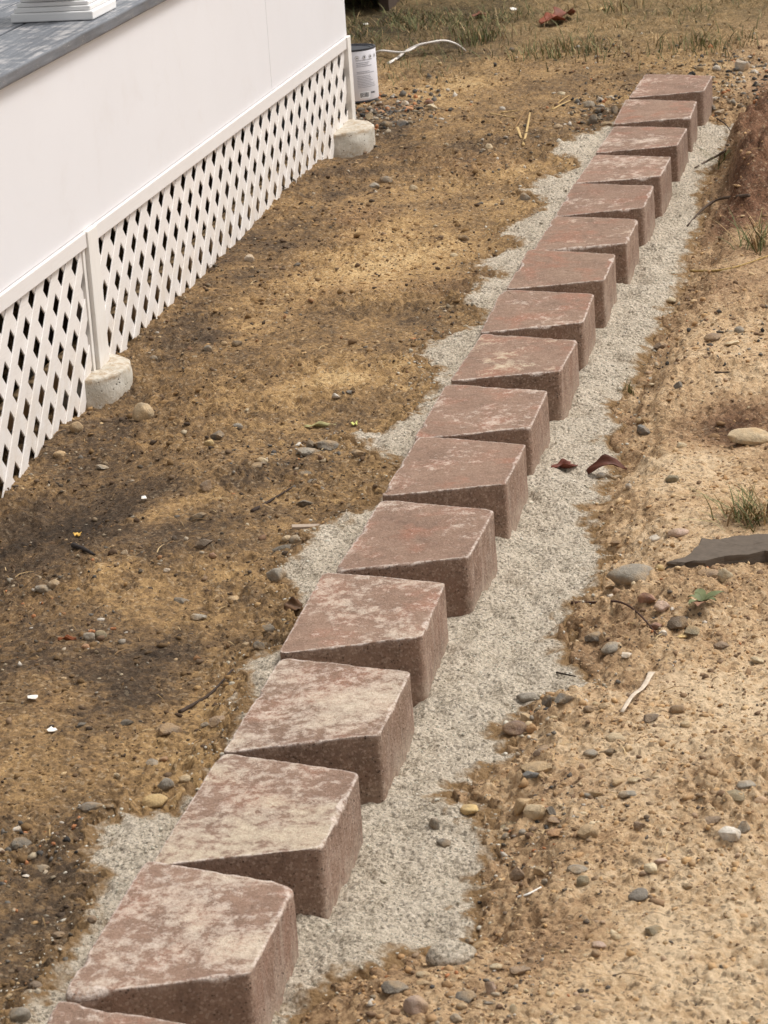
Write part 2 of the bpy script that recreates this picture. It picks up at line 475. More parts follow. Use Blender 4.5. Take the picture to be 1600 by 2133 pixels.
PRINT = mat_plain('grey_print', (160, 160, 168), 0.6, 0.1); PRINTD = mat_plain('dark_print', (62, 62, 68), 0.6, 0.1)
STRAP = mat_plain('white_plastic', (222, 214, 206), 0.5, 0.25, 60); PAPER = mat_plain('white_scrap', (232, 226, 216), 0.8, 0.25, 120)

# ------------------------------------------------------------------ ground shape
S_PITCH = 0.43; DEPTH = 0.2424; TAPER = 0.0744
left_px = [(-160, 2420), (30, 2140), (95, 2070), (150, 1960), (195, 1900), (165, 1830), (160, 1745), (215, 1700), (300, 1705), (375, 1680), (410, 1648), (452, 1590), (490, 1520),
           (505, 1440), (478, 1400), (540, 1378), (590, 1368), (625, 1310), (612, 1268), (578, 1225), (555, 1185), (615, 1160), (650, 1120), (700, 1108), (745, 1080), (778, 1050),
           (812, 1000), (828, 972), (770, 950), (735, 912), (800, 915), (848, 890), (858, 850), (890, 822), (905, 790), (875, 745), (930, 710), (985, 692), (1000, 655), (955, 640), (985, 602), (1040, 590), (980, 562), (1000, 540),
           (1075, 520), (1030, 490), (1095, 465), (1138, 432), (1085, 412), (1110, 388), (1180, 362), (1200, 340), (1132, 326), (1180, 300), (1230, 280), (1256, 268), (1290, 240), (1330, 185)]
right_px = [(540, 2420), (600, 2190), (640, 2095), (700, 2040), (850, 1992), (985, 1945), (1012, 1880), (1020, 1800), (1038, 1730), (1030, 1685), (940, 1648), (985, 1610), (1092, 1560), (1075, 1505), (1065, 1482), (1180, 1442), (1252, 1430),
            (1228, 1375), (1168, 1290), (1252, 1222), (1275, 1130), (1250, 1040), (1288, 962), (1300, 900), (1285, 832), (1340, 760), (1392, 660), (1420, 580), (1450, 520), (1470, 450), (1473, 380), (1503, 330), (1545, 268), (1540, 236), (1495, 246), (1440, 205)]
POLY = np.array([on_z(x, y, -0.055)[:2] for x, y in left_px] + [on_z(x, y, -0.105)[:2] for x, y in right_px[::-1]])

def poly_sd(x, y):
    """signed distance to the sand outline, positive inside"""
    best = np.full(x.shape, 1e9); ins = np.zeros(x.shape, bool)
    n = len(POLY)
    for i in range(n):
        ax, ay = POLY[i]; bx, by = POLY[(i + 1) % n]
        ex, ey = bx - ax, by - ay
        t = np.clip(((x - ax) * ex + (y - ay) * ey) / (ex * ex + ey * ey), 0, 1)
        d = (x - ax - t * ex) ** 2 + (y - ay - t * ey) ** 2
        best = np.minimum(best, d)
        c = ((ay > y) != (by > y)) & (x < ex * (y - ay) / (ey + 1e-12) + ax)
        ins ^= c
    d = np.sqrt(best)
    return np.where(ins, d, -d)

BANK_P = on_z(1620, 300, 0.0)
def heights(x, y):
    """soil z, sand z, sand signed distance"""
    x = np.atleast_1d(np.asarray(x, float)); y = np.atleast_1d(np.asarray(y, float))
    sd = np.full(x.shape, -1.0)
    near = (x > -2.5) & (x < 8.2) & (y > -1.6) & (y < 1.2)
    sd[near] = poly_sd(x[near], y[near])
    sd = sd + (0.030 * fbm(x, y, 13, 3, 5) + 0.034 * fbm(x, y, 48, 3, 6)) * (sd > -0.5)
    sd = sd + 0.008 * sstep(-0.10, 0.03, y)
    rowend = sstep(7.35, 6.95, x)
    rt = sstep(-0.02, -0.20, y) * rowend
    S = -0.052 - 0.072 * rt
    S = S + 0.016 * fbm(x, y, 6, 3, 11) + 0.016 * fbm(x, y, 15, 3, 12)
    S = S - 0.028 * np.exp(-((y + 0.40 + 0.05 * vn(x * 2.2, 0 * x, 3)) / 0.075) ** 2) * sstep(0.1, 0.5, x) * rowend * (0.5 + 0.5 * vn(x * 3, 0 * x, 4))
    out = np.clip(-sd, 0, 1)
    side = sstep(-0.05, -0.22, y) * rowend
    lvl = -0.060 + 0.010 * fbm(x, y, 1.7, 3, 21) + 0.0015
    rl = -0.088 + 0.012 * fbm(x, y, 2.3, 3, 22)
    right_soil = S + 0.004 + (rl - S) * sstep(0.0, 0.13, out)
    left_soil = S + 0.004 + (lvl - S) * sstep(0.0, 0.06, out)
    G = left_soil * (1 - side) + right_soil * side
    # low bank of loose red soil beside the far end of the row
    bk = sstep(-0.37, -0.455, y + 0.06 * vn(x * 3.1, y * 3.1, 8) + 0.03 * fbm(x, y, 14, 2, 18)) * sstep(4.85, 5.5, x) * sstep(7.0, 6.2, x)
    G = G + bk * (0.095 + 0.06 * fbm(x, y, 6, 4, 31))
    # soil heaped a little against the lattice
    G = G + 0.008 * np.exp(-((y - 0.86) / 0.07) ** 2) * (0.6 + 0.6 * vn(x * 4, 0 * x, 9))
    G = G - 0.072 * sstep(3.2, 2.2, x) * sstep(0.45, 0.85, y) * sstep(1.4, 1.0, y)
    # shallow hollow right of the near blocks, footprints on the left
    for hx, hy, hr, hd in HOLLOWS:
        G = G + hd * np.exp(-(((x - hx) ** 2 + (y - hy) ** 2) / hr ** 2))
    cl = cells(x, y, 62, 7); cl2 = cells(x, y, 120, 9)
    rough = 0.75 + 1.3 * np.clip(fbm(x, y, 3.3, 2, 41) + 0.3, 0, 1)
    c1 = np.abs(fbm(x, y, 26, 2, 51)); c2 = fbm(x, y, 62, 2, 61)
    det = rough * (0.0085 * c1 + 0.0042 * c2 + 0.0052 * cl + 0.0050 * cl2) * (1 + 1.2 * bk)
    soil = np.where(sd > 0, S - 0.030 * sstep(0, 0.03, sd), G) + det * np.where(sd > 0, 0.4, 1)
    sdet = 0.0055 * fbm(x, y, 24, 3, 81) + 0.0042 * cl2 + 0.0030 * cells(x, y, 95, 13)
    sand = S + 0.007 + sdet - 0.035 * sstep(0.012, -0.035, sd)
    return soil, sand, sd

HOLLOWS = []
for px_, py_, r_, d_ in [(700, 1440, .12, -.014), (230, 1040, .16, -.016), (1150, 1900, .10, -.012), (560, 925, .07, -.012), (1230, 265, .10, -.02), (1400, 1600, .2, .012), (1450, 760, .12, .02), (1480, 890, .14, -.015)]:
    q_ = on_z(px_, py_, -0.06); HOLLOWS.append((q_[0], q_[1], r_, d_))

HOLLOWS += [(3.15, .83, .17, -.050), (6.08, .83, .20, -.055)]

def surf(x, y):
    a, b, c = heights(x, y)
    return float(max(a[0], b[0] if c[0] > -0.02 else -9))

def gpt(px, py):
    """where the line of sight of a photo point meets the ground"""
    z = -0.06
    for _ in range(6):
        P = on_z(px, py, z); z2 = surf(P[0], P[1]); z = 0.5 * z + 0.5 * z2
    P = on_z(px, py, z); P[2] = surf(P[0], P[1])
    return P

# polar sheet round the standpoint: fine where things are close, reaching the horizon
rs = [0.0, 0.6, 1.2, 1.7, 2.1, 2.4]
r_ = 2.6
while r_ < 14.5:
    rs.append(r_); r_ += 0.0046 * (r_ / 4.0) ** 1.7 * (1.0 if r_ > 3.2 else 2.0)
while r_ < 900:
    rs.append(r_); r_ *= 1.25
rs = np.array(rs)
an = np.concatenate([np.linspace(-180, -20, 17)[:-1], np.linspace(-20, 0.5, 22)[:-1], np.linspace(0.5, 24.5, 470)[:-1], np.linspace(24.5, 50, 26)[:-1], np.linspace(50, 180, 14)])
an = np.radians(an)
RR, AA = np.meshgrid(rs, an, indexing='ij')
jx = (rng.random(RR.shape) - .5) * 0.0015
GX = (CAM[0] + RR * np.cos(AA)).ravel() + jx.ravel() * (RR.ravel() > 2.5) * (RR.ravel() < 14)
GY = (CAM[1] + RR * np.sin(AA)).ravel()
soil_z, sand_z, SD = heights(GX, GY)
far = np.hypot(GX - CAM[0], GY - CAM[1]) > 30
soil_z[far] = -0.06
nr, na = RR.shape
idx = np.arange(nr * na).reshape(nr, na)
Q = np.stack([idx[:-1, :-1], idx[1:, :-1], idx[1:, 1:], idx[:-1, 1:]], -1).reshape(-1, 4)
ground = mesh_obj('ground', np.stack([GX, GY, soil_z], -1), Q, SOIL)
tag(ground, 'bare tan and brown soil between the porch and the block row', 'soil', kind='structure')

def blobs(x, y, lst, base):
    v = np.full(x.shape, base, float)
    for px, py, r, a in lst:
        P = on_z(px, py, -0.06)
        v += a * np.exp(-(((x - P[0]) / (r * 1.7)) ** 2 + ((y - P[1]) / r) ** 2))
    return v
TONE = [(215, 1050, .17, -.42), (60, 1330, .18, -.26), (400, 1130, .08, -.15), (330, 1400, .14, -.28), (150, 1600, .08, -.05), (90, 1850, .12, -.16), (40, 1980, .12, -.14), (560, 990, .10, -.22), (760, 850, .07, -.18),
        (330, 1070, .06, .32), (650, 600, .14, .22), (820, 560, .16, .30), (720, 790, .12, .30), (520, 700, .10, .12), (860, 200, .14, .25), (1000, 180, .16, .25), (1150, 130, .12, .10),
        (880, 380, .12, -.10), (1000, 300, .10, -.10), (960, 440, .08, -.12), (220, 1210, .04, .30), (120, 1480, .10, .12), (440, 1430, .06, .15), (450, 1060, .06, .15), (600, 1180, .1, -.05), (180, 1730, .1, -.1),
        (780, 240, .07, -.35), (300, 880, .08, -.05), (430, 720, .05, -.25), (1280, 250, .10, -.30),
        (1500, 1450, .22, .18), (1450, 950, .12, .25), (1500, 1080, .12, .15), (1350, 2050, .25, .20), (1550, 1900, .2, .15), (1150, 1950, .06, -.30), (1250, 1300, .08, -.22), (1520, 860, .09, -.40), (1100, 1700, .07, -.08), (1450, 720, .12, .1),
        (1380, 650, .05, -.15), (1420, 1180, .05, -.12), (1520, 560, .08, -.2), (1100, 1870, .05, -.2), (1330, 860, .05, .15), (880, 40, .45, -.30), (780, 60, .3, -.2)]  # last two blobs paint the shade over the lawn into the soil tone
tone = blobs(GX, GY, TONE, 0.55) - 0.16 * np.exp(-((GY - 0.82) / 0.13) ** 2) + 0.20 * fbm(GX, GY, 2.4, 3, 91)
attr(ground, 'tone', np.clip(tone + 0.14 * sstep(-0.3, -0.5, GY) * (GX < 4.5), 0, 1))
bank = sstep(-0.34, -0.46, GY + 0.05 * vn(GX * 3, GY * 3, 8)) * sstep(4.7, 5.2, GX + 0.5 * vn(GX * 4, GY * 4, 6)) * sstep(7.6, 6.8, GX)
redp = bank + np.clip(blobs(GX, GY, [(1540, 860, .10, .75), (1500, 590, .08, .4)], 0.0), 0, 1) + np.clip(fbm(GX, GY, 3.2, 3, 99) - 0.35, 0, 1) * 0.6
attr(ground, 'red', np.clip(redp, 0, 1))
attr(ground, 'warm', sstep(-0.12, -0.40, GY))
lawnf = sstep(6.9, 8.6, GX + 0.45 * fbm(GX, GY, 2.6, 3, 95) + 0.25 * (GY > 0.8) * sstep(0.8, 1.2, GY) - 0.1)
attr(ground, 'lawn', lawnf)

# grey stone-dust bedding sand, its ragged edge thinning out over the soil
keep = (SD > -0.03)
qk = keep[Q].all(axis=1)
Qs = Q[qk]
used, inv = np.unique(Qs, return_inverse=True)
sandbed = mesh_obj('bedding_sand', np.stack([GX[used], GY[used], sand_z[used]], -1), inv.reshape(-1, 4), SAND)
attr(sandbed, 'soily', sstep(0.075, -0.015, SD[used]))
tag(sandbed, 'pale grey bedding sand spread under and along the row of blocks', 'sand', kind='structure')

# ------------------------------------------------------------------ the row of blocks
def block_mesh(seed):
    r = np.random.default_rng(seed)
    H = 0.19
    hx = S_PITCH / 2 - 0.0015
    # plan: wide end at y = 0, tail at y = -DEPTH (local, centred)
    cor = [(-hx, DEPTH / 2, .016), (-hx + TAPER, -DEPTH / 2, .012), (hx - TAPER, -DEPTH / 2, .014), (hx, DEPTH / 2, .026)]
    cor = [(x, y, c * r.uniform(.6, 1.3)) for x, y, c in cor]
    pts = []
    n = len(cor)
    for i in range(n):
        P = np.array(cor[i][:2]); A = np.array(cor[i - 1][:2]); B = np.array(cor[(i + 1) % n][:2]); c = cor[i][2]
        da = (A - P) / np.linalg.norm(A - P); db = (B - P) / np.linalg.norm(B - P)
        p0 = P + da * c; p1 = P + db * c
        for t in np.linspace(0, 1, 6):
            pts.append((1 - t) ** 2 * p0 + 2 * t * (1 - t) * P + t * t * p1)
        Bc = cor[(i + 1) % n][2]
        q = B - db * Bc
        m = int(np.linalg.norm(q - p1) / 0.008)
        for t in np.linspace(0, 1, m + 2)[1:-1]: pts.append(p1 + (q - p1) * t)
    O = np.array(pts); N = len(O)
    T = np.roll(O, -1, 0) - np.roll(O, 1, 0); T /= np.linalg.norm(T, axis=1)[:, None]
    nrm = np.stack([T[:, 1], -T[:, 0]], -1)
    if ((O * nrm).sum(1)).mean() < 0: nrm = -nrm
    ang = np.arange(N)
    per = np.cumsum(np.r_[0, np.linalg.norm(np.diff(O, axis=0), axis=1)])
    chip = 0.0014 + 0.0022 * np.clip(fbm(per * 1.0, per * 0 + seed, 45, 3, seed) + 0.1, 0, 1) + 0.012 * np.clip(fbm(per, per * 0 + seed, 19, 2, seed + 9) - .28, 0, 1) * 1.6
    rings = []; z_ = []; edge = []; topf = []
    for z in np.linspace(-H, -0.012, 17): rings.append(O.copy()); z_.append(np.full(N, z)); edge.append(np.full(N, 0.0)); topf.append(np.zeros(N))
    edge[-1][:] = 0.0
    rings.append(O.copy()); z_.append(-chip - 0.0022); edge.append(np.full(N, 0.12)); topf.append(np.zeros(N))
    for a in np.radians([0, 30, 60, 90]):
        ins = chip * (1 - math.cos(a)); zz = -chip * (1 - math.sin(a))
        rings.append(O - nrm * ins[:, None]); z_.append(zz); edge.append(np.full(N, .75 if a < .1 else 1.0)); topf.append(np.full(N, math.sin(a)))
    base = rings[-1]; cen = base.mean(0)
    for t in (.988, .975, .94, .88, .8, .7, .6, .5, .4, .3, .2, .1, .03):
        rings.append(cen + (base - cen) * t); z_.append(np.zeros(N)); edge.append(np.full(N, .5 if t > .98 else 0)); topf.append(np.ones(N))
    V = np.concatenate([np.c_[a, b] for a, b in zip(rings, z_)])
    nf = len(rings)
    F = []
    for i in range(nf - 1):
        for k in range(N):
            k2 = (k + 1) % N
            F.append([i * N + k, i * N + k2, (i + 1) * N + k2, (i + 1) * N + k])
    cap = len(V); V = np.r_[V, [[cen[0], cen[1], 0.0]]]
    F = np.array(F); FT = [[(nf - 1) * N + k, (nf - 1) * N + (k + 1) % N, cap] for k in range(N)]
    # slight unevenness
    sx = V[:, 0] + seed * 1.7
    dz = 0.0016 * fbm(sx, V[:, 1], 14, 3, seed + 3) + 0.0007 * vn(sx * 130, V[:, 1] * 130, seed)
    tp = np.r_[np.concatenate(topf), 1.0]
    V[:, 2] += dz * tp
    side = 1 - tp
    nn = np.r_[np.tile(nrm, (nf, 1)), [[0.0, 0.0]]]
    sdp = 0.0012 * fbm(V[:, 0] * 1 + V[:, 1] * .9 + seed, V[:, 2] * 1.0, 18, 3, seed + 5)
    V[:, :2] += nn * (sdp * side)[:, None]
    o = mesh_obj('retaining_wall_block', V, F.tolist() + FT, BLOCK)
    bm = bmesh.new(); bm.from_mesh(o.data); bmesh.ops.recalc_face_normals(bm, faces=bm.faces); bm.to_mesh(o.data); bm.free()
    attr(o, 'top', tp); attr(o, 'edge', np.r_[np.concatenate(edge), 0.0])
    tailv = np.clip(sstep(-0.5, -0.95, nn[:, 1]), 0, 1) * side
    attr(o, 'tail', tailv)
    attr(o, 'low', sstep(-0.06, -0.125, V[:, 2]) * side * (0.35 + 0.65 * tailv))
    return o

POSES = [[-0.006, 0.004, 0.004, 0.0], [0.0083, 0.0059, 0.0016, -0.0002], [-0.0122, -0.0053, -0.0001, -0.0], [-0.0131, -0.0068, 0.0024, 0.0009], [0.0046, 0.0099, 0.0272, -0.0001], [0.0041, -0.0073, -0.0109, 0.0002], [0.0181, -0.0054, 0.0014, 0.0011], [-0.0072, 0.0047, 0.0076, -0.0001], [0.0053, -0.0008, -0.0107, 0.0002], [0.0106, 0.0102, 0.0322, -0.0004], [0.0085, 0.0102, 0.0162, -0.0005], [-0.0165, -0.0013, 0.0021, -0.0003], [-0.0158, 0.0013, 0.0073, -0.0004], [-0.0308, -0.0026, -0.0092, -0.0003], [-0.0161, -0.0075, -0.0157, 0.0], [0.0084, 0.0011, 0.0239, 0.0001], [0.0343, -0.0037, -0.0148, 0.001]]
BL = [(.62, .1, .1, 'nearest red concrete block, cut off by the bottom edge of the picture'),
      (.88, .15, .35, 'red concrete block with broad pale band across its top, second from the near end'),
      (.80, .25, .55, 'red block with yellowish white bloom over its far half, third from the near end'),
      (.86, .75, .35, 'greyish block thickly blotched with white, fourth from the near end'),
      (.62, .3, .25, 'red block with white blotches along its middle, fifth from the near end'),
      (.42, .25, .1, 'smooth red brown block with few pale flecks, sixth from the near end'),
      (.36, .35, .1, 'red brown block beside the two curled brown leaves, seventh from the near end'),
      (.38, .3, .1, 'red brown block with strongly streaked white end face, eighth from the near end'),
      (.40, .4, .7, 'red block with a yellow stained far corner, ninth from the near end'),
      (.38, .6, .1, 'dull brown block with pale flecks at its middle, tenth from the near end'),
      (.22, .7, .1, 'plain brown concrete block, eleventh from the near end of the row'),
      (.28, .6, .3, 'brown concrete block with dark chipped near edge, sixth from the far end'),
      (.34, .2, .1, 'red concrete block with a white streaked end face, fifth from the far end'),
      (.50, .2, .1, 'red concrete block with white flecks on its top, fourth from the far end'),
      (.52, .3, .1, 'red brown concrete block with many fine pale flecks, third from the far end'),
      (.30, .3, .1, 'red concrete block next to last at the far end of the row'),
      (.42, .0, .1, 'last red concrete block at the far end of the row, beside the rubble')]
for k, ((dx, dy, yaw, dz), (e, h, yl, lab)) in enumerate(zip(POSES, BL)):
    o = block_mesh(100 + k)
    o.location = ((k - 1 + .5) * S_PITCH + dx, -DEPTH / 2 + dy, dz)
    o.rotation_euler = (random.uniform(-.008, .008), random.uniform(-.008, .008), yaw)
    o.color = (e, h, yl, 1)
    tag(o, lab, 'concrete block', 'red concrete blocks laid in a row')

# ------------------------------------------------------------------ porch
porch = empty('porch', (3.28, 0.895, 0.0))
porch.rotation_euler = (0, 0.0175, 0.0046)
tag(porch, 'white painted porch with diagonal lattice skirt and grey deck edge', 'porch')
U0, U1 = -2.6, 3.085
gap = 0.0012
box('fascia_panel', U0, 0.35 - 2.0, .008, .022, .3175, .742, PANEL, porch, .0015)
box('fascia_panel', 0.35 - 2.0 + gap, 1.97 - gap, .008, .022, .3175, .742, PANEL, porch, .0015)
box('fascia_panel', 1.97 + gap, U1, .008, .022, .3175, .742, PANEL, porch, .0015)
box('top_rail', U0, -.0425, 0, .02, .279, .316, TRIM, porch, .002)
box('top_rail', .0425, U1 - .052, 0, .02, .279, .316, TRIM, porch, .002)
box('post_trim', -.041, .041, -.004, .018, -.02, .3165, POSTM, porch, .002)
box('stile', -.062, -.044, .006, .022, -.04, .277, POSTM, porch, .0015)
box('corner_trim', U1 - .05, U1 + .002, -.004, .018, .036, .3165, POSTM, porch, .002)
box('end_trim', U1 - .016, U1 + .004, .0195, .09, .036, .3165, POSTM, porch, .002)
# lattice: each slat a parallelogram strip cut level at top and bottom
SW = 0.0400; SP = 0.114
def slat(u_at_top, sgn, y0, y1, zb, zt, ul, ur):
    hw = SW * 0.7071
    z0, z1 = zb, zt
    cu = lambda z: u_at_top + sgn * (z - zt)
    lo, hi = ul - hw * 0.6, ur + hw * 0.6
    if sgn > 0:   # u grows with z
        z0 = max(z0, zt + (lo - u_at_top)); z1 = min(z1, zt + (hi - u_at_top))
    else:
        z0 = max(z0, zt - (hi - u_at_top)); z1 = min(z1, zt - (lo - u_at_top))
    if z1 - z0 < 0.02: return
    n = 1
    V = []
    ch = 0.0012
    for z in (z0, z1):
        c = cu(z)
        for (du, yy) in ((-hw, y0 + ch), (-hw + ch * 1.4, y0), (hw - ch * 1.4, y0), (hw, y0 + ch), (hw, y1), (-hw, y1)):
            V.append((c + du, yy, z))
    F = [[i, (i + 1) % 6, 6 + (i + 1) % 6, 6 + i] for i in range(6)] + [[5, 4, 3, 2, 1, 0], [6, 7, 8, 9, 10, 11]]
    if True:
        F = [f[::-1] for f in F]
    o = mesh_obj('slat', V, F, SLATM, porch, False)
    bm = bmesh.new(); bm.from_mesh(o.data); bmesh.ops.recalc_face_normals(bm, faces=bm.faces); bm.to_mesh(o.data); bm.free()
def lattice(ul, ur, zt, zbf, zbb, ph):
    k = -12
    while True:
        u = ul + k * SP + ph
        if u > ur + 1.0: break
        j1, j2 = random.uniform(-.002, .002), random.uniform(-.002, .002)
        slat(u + j1, 1, .0100, .0132, zbf, zt, ul, ur)
        slat(u + SP * .42 + j2, -1, .0136, .0168, zbf, zt, ul, ur)
        k += 1
lattice(-2.55, -.055, .290, -.19, 0, .02)
lattice(.036, U1 - .045, .290, -.15, 0, .045)
# frame, posts and deck behind and above
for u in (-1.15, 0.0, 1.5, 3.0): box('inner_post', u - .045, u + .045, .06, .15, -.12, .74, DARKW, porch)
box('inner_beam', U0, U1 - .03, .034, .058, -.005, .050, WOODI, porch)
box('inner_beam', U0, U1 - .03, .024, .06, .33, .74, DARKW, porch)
box('back_closure', U0, U1, 1.9, 1.95, -.14, .741, DARKW, porch)  # unseen closure added to keep sky light out from under the deck
box('end_skirt', U1 - .02, U1 - .0005, .092, 1.9, -.10, .741, PANEL, porch)
box('end_skirt', U0, U0 + .02, .03, 1.9, -.14, .741, PANEL, porch)
y = -.014; k = 0
widths = [.204, .14, .14, .14, .14, .14, .14, .14, .14, .14, .14, .14, .14, .14]
for wd in widths:
    b = box('deck_board', U0, U1 + .03, y, y + wd, .7435, .7755, DECK, porch, .006 if k == 0 else .003, 3)
    y += wd + .005; k += 1
# column on the deck: shaft and stepped base
colo = box('column', .255 - .06, .395 - .06 + .045, .06, .185, .835, 2.6, COLM, porch, .003)
c0 = (.345, .122)
for w_, z0_, z1_ in ((.104, .7765, .7985), (.097, .7990, .8110), (.091, .8115, .8220), (.083, .8225, .8345)):
    p_ = box('base_moulding', c0[0] - w_, c0[0] + w_, c0[1] - w_, c0[1] + w_, z0_, z1_, COLM, colo, .0035, 3)
me_ = colo.data
for v in me_.vertices:
    v.co.x += c0[0] - .315; 
    v.co.y += 0.0

# concrete footings
def footing(cx, cy, r, ztop, lab, seed):
    N = 64; V = []; F = []; crust = []
    zs = [-.30, -.20, -.12, -.09, -.06, -.04, -.02, -.008, -.002, 0.0]
    ins = [0, 0, 0, 0, 0, 0, 0, .0005, .0015, .005]
    ring = 0
    for z, i_ in zip(zs, ins):
        for k in range(N):
            a = 2 * math.pi * k / N
            nz = float(fbm(math.cos(a) * r + seed, math.sin(a) * r + z, 12, 3, seed))
            rr = r - i_ - max(0, nz) * .018 * (1 if z > -.05 else .5)
            V.append((rr * math.cos(a), rr * math.sin(a), z + (0.006 * nz if z > -.03 else 0))); crust.append(1.0 if z > -.012 else 0.0)
        ring += 1
    for t in (.85, .65, .4, .15):
        for k in range(N):
            a = 2 * math.pi * k / N
            V.append((r * t * math.cos(a), r * t * math.sin(a), .002 + .006 * float(fbm(math.cos(a) * r * t + seed, math.sin(a) * r * t, 22, 3, seed)))); crust.append(.9)
        ring += 1
    for i in range(ring - 1):
        for k in range(N): F.append([i * N + k, i * N + (k + 1) % N, (i + 1) * N + (k + 1) % N, (i + 1) * N + k])
    F.append([(ring - 1) * N + k for k in range(N)])
    o = mesh_obj('concrete_footing', V, F, CONC)
    attr(o, 'crust', crust)
    o.location = (cx, cy, ztop)
    tag(o, lab, 'footing', 'round concrete footings under the porch')
footing(3.27, .968, .140, -.020, 'round concrete footing under the white post nearer the camera, beside a tan stone', 3)
footing(6.20, .960, .148, -.012, 'round pale concrete footing under the porch corner beside the paint can', 8)

# timber steps behind the porch, dark beneath; height added out of view to shade grass
steps = empty('timber_shade_steps', (8.95, 1.22, -.06))
tag(steps, 'dark timber steps at the grass edge behind the porch corner, upper part added for shade', 'steps')
box('riser', -.02, .02, .05, 2.2, .09, .30, DARKW, steps, .004)
box('tread', -.05, .5, .02, 2.2, .305, .345, DARKW, steps, .004)
box('riser', .48, .52, .05, 2.2, .35, .62, DARKW, steps, .004)
box('tread', .45, 1.4, .02, 2.2, .625, .665, DARKW, steps, .004)
for yy in (.1, 1.1, 2.1): box('stringer', .021, 1.35, yy - .02, yy + .02, -.05, .30, DARKW, steps)
box('back_board', 1.36, 1.40, .05, 2.2, -.05, .62, DARKW, steps)
# ------------------------------------------------------------------ details
# ------------------------------------------------------------------ loose stones, one by one
PAL = dict(tan=(176, 146, 106), buff=(196, 172, 136), brown=(128, 100, 76), dbrown=(88, 68, 54), grey=(138, 132, 122), dgrey=(92, 88, 84), black=(52, 49, 48), white=(222, 214, 202),
           cream=(212, 194, 160), red=(140, 88, 70), maroon=(92, 58, 50), pink=(190, 160, 144), orange=(190, 130, 82), yellow=(206, 174, 112), slate=(84, 92, 100), olive=(122, 112, 86))
_ico = bmesh.new(); bmesh.ops.create_icosphere(_ico, subdivisions=3, radius=1.0)
ICO_V = np.array([v.co[:] for v in _ico.verts]); ICO_F = np.array([[v.index for v in f.verts] for f in _ico.faces]); _ico.free()
_ico = bmesh.new(); bmesh.ops.create_icosphere(_ico, subdivisions=1, radius=1.0)
ICO1_V = np.array([v.co[:] for v in _ico.verts]); ICO1_F = np.array([[v.index for v in f.verts] for f in _ico.faces]); _ico.free()

def stone_verts(seed, kind):
    r = np.random.default_rng(seed); V = ICO_V.copy()
    npl, lo, hi = {'r': (9, .62, .92), 'a': (16, .42, .8), 'f': (12, .5, .88)}[kind]
    for _ in range(npl):
        n = r.normal(size=3); n /= np.linalg.norm(n); d = r.uniform(lo, hi)
        V -= np.maximum(0, V @ n - d)[:, None] * n * .92
    s = seed * 1.37
    V *= (1 + .20 * fbm(V[:, 0] + s, V[:, 1] + V[:, 2] * .7, 1.7, 4, seed, .6))[:, None]
    m = np.abs(V).max(0); return V / m

def stone(px, py, w, h, colr, kind, lab, cat='stone', group='loose stones on the soil', name='stone', sink=.27):
    P = gpt(px, py + h * .38)
    k = mpp(P); W = 1.08 * w * k; el = math.asin(-((P - CAM) / np.linalg.norm(P - CAM))[2])
    depth = W * random.uniform(.65, .9)
    sz = max(.30 * W, (h * k - depth * math.sin(el)) / math.cos(el))
    if kind == 'f': sz = max(.14 * W, min(sz, .3 * W))
    sz = sz / (1 - sink)
    V = stone_verts(int(px * 7 + py), kind) * np.array([W / 2, depth / 2, sz / 2])
    o = mesh_obj(name, V, ICO_F, STONE)
    if kind != 'r': o.data.set_sharp_from_angle(angle=math.radians(28))
    z = min(P[2], surf(P[0] + depth * .3, P[1]), surf(P[0] - depth * .2, P[1]) + .004)
    o.location = (P[0] + depth * .25, P[1], z + sz * (.5 - sink))
    o.rotation_euler = (random.uniform(-.15, .15), random.uniform(-.15, .15), math.radians(-90 + random.uniform(-25, 25)))
    c = np.array(PAL[colr]) * random.uniform(.92, 1.06)
    o.color = srgb(*np.clip(c, 0, 255))
    tag(o, lab, cat, group)
    return o

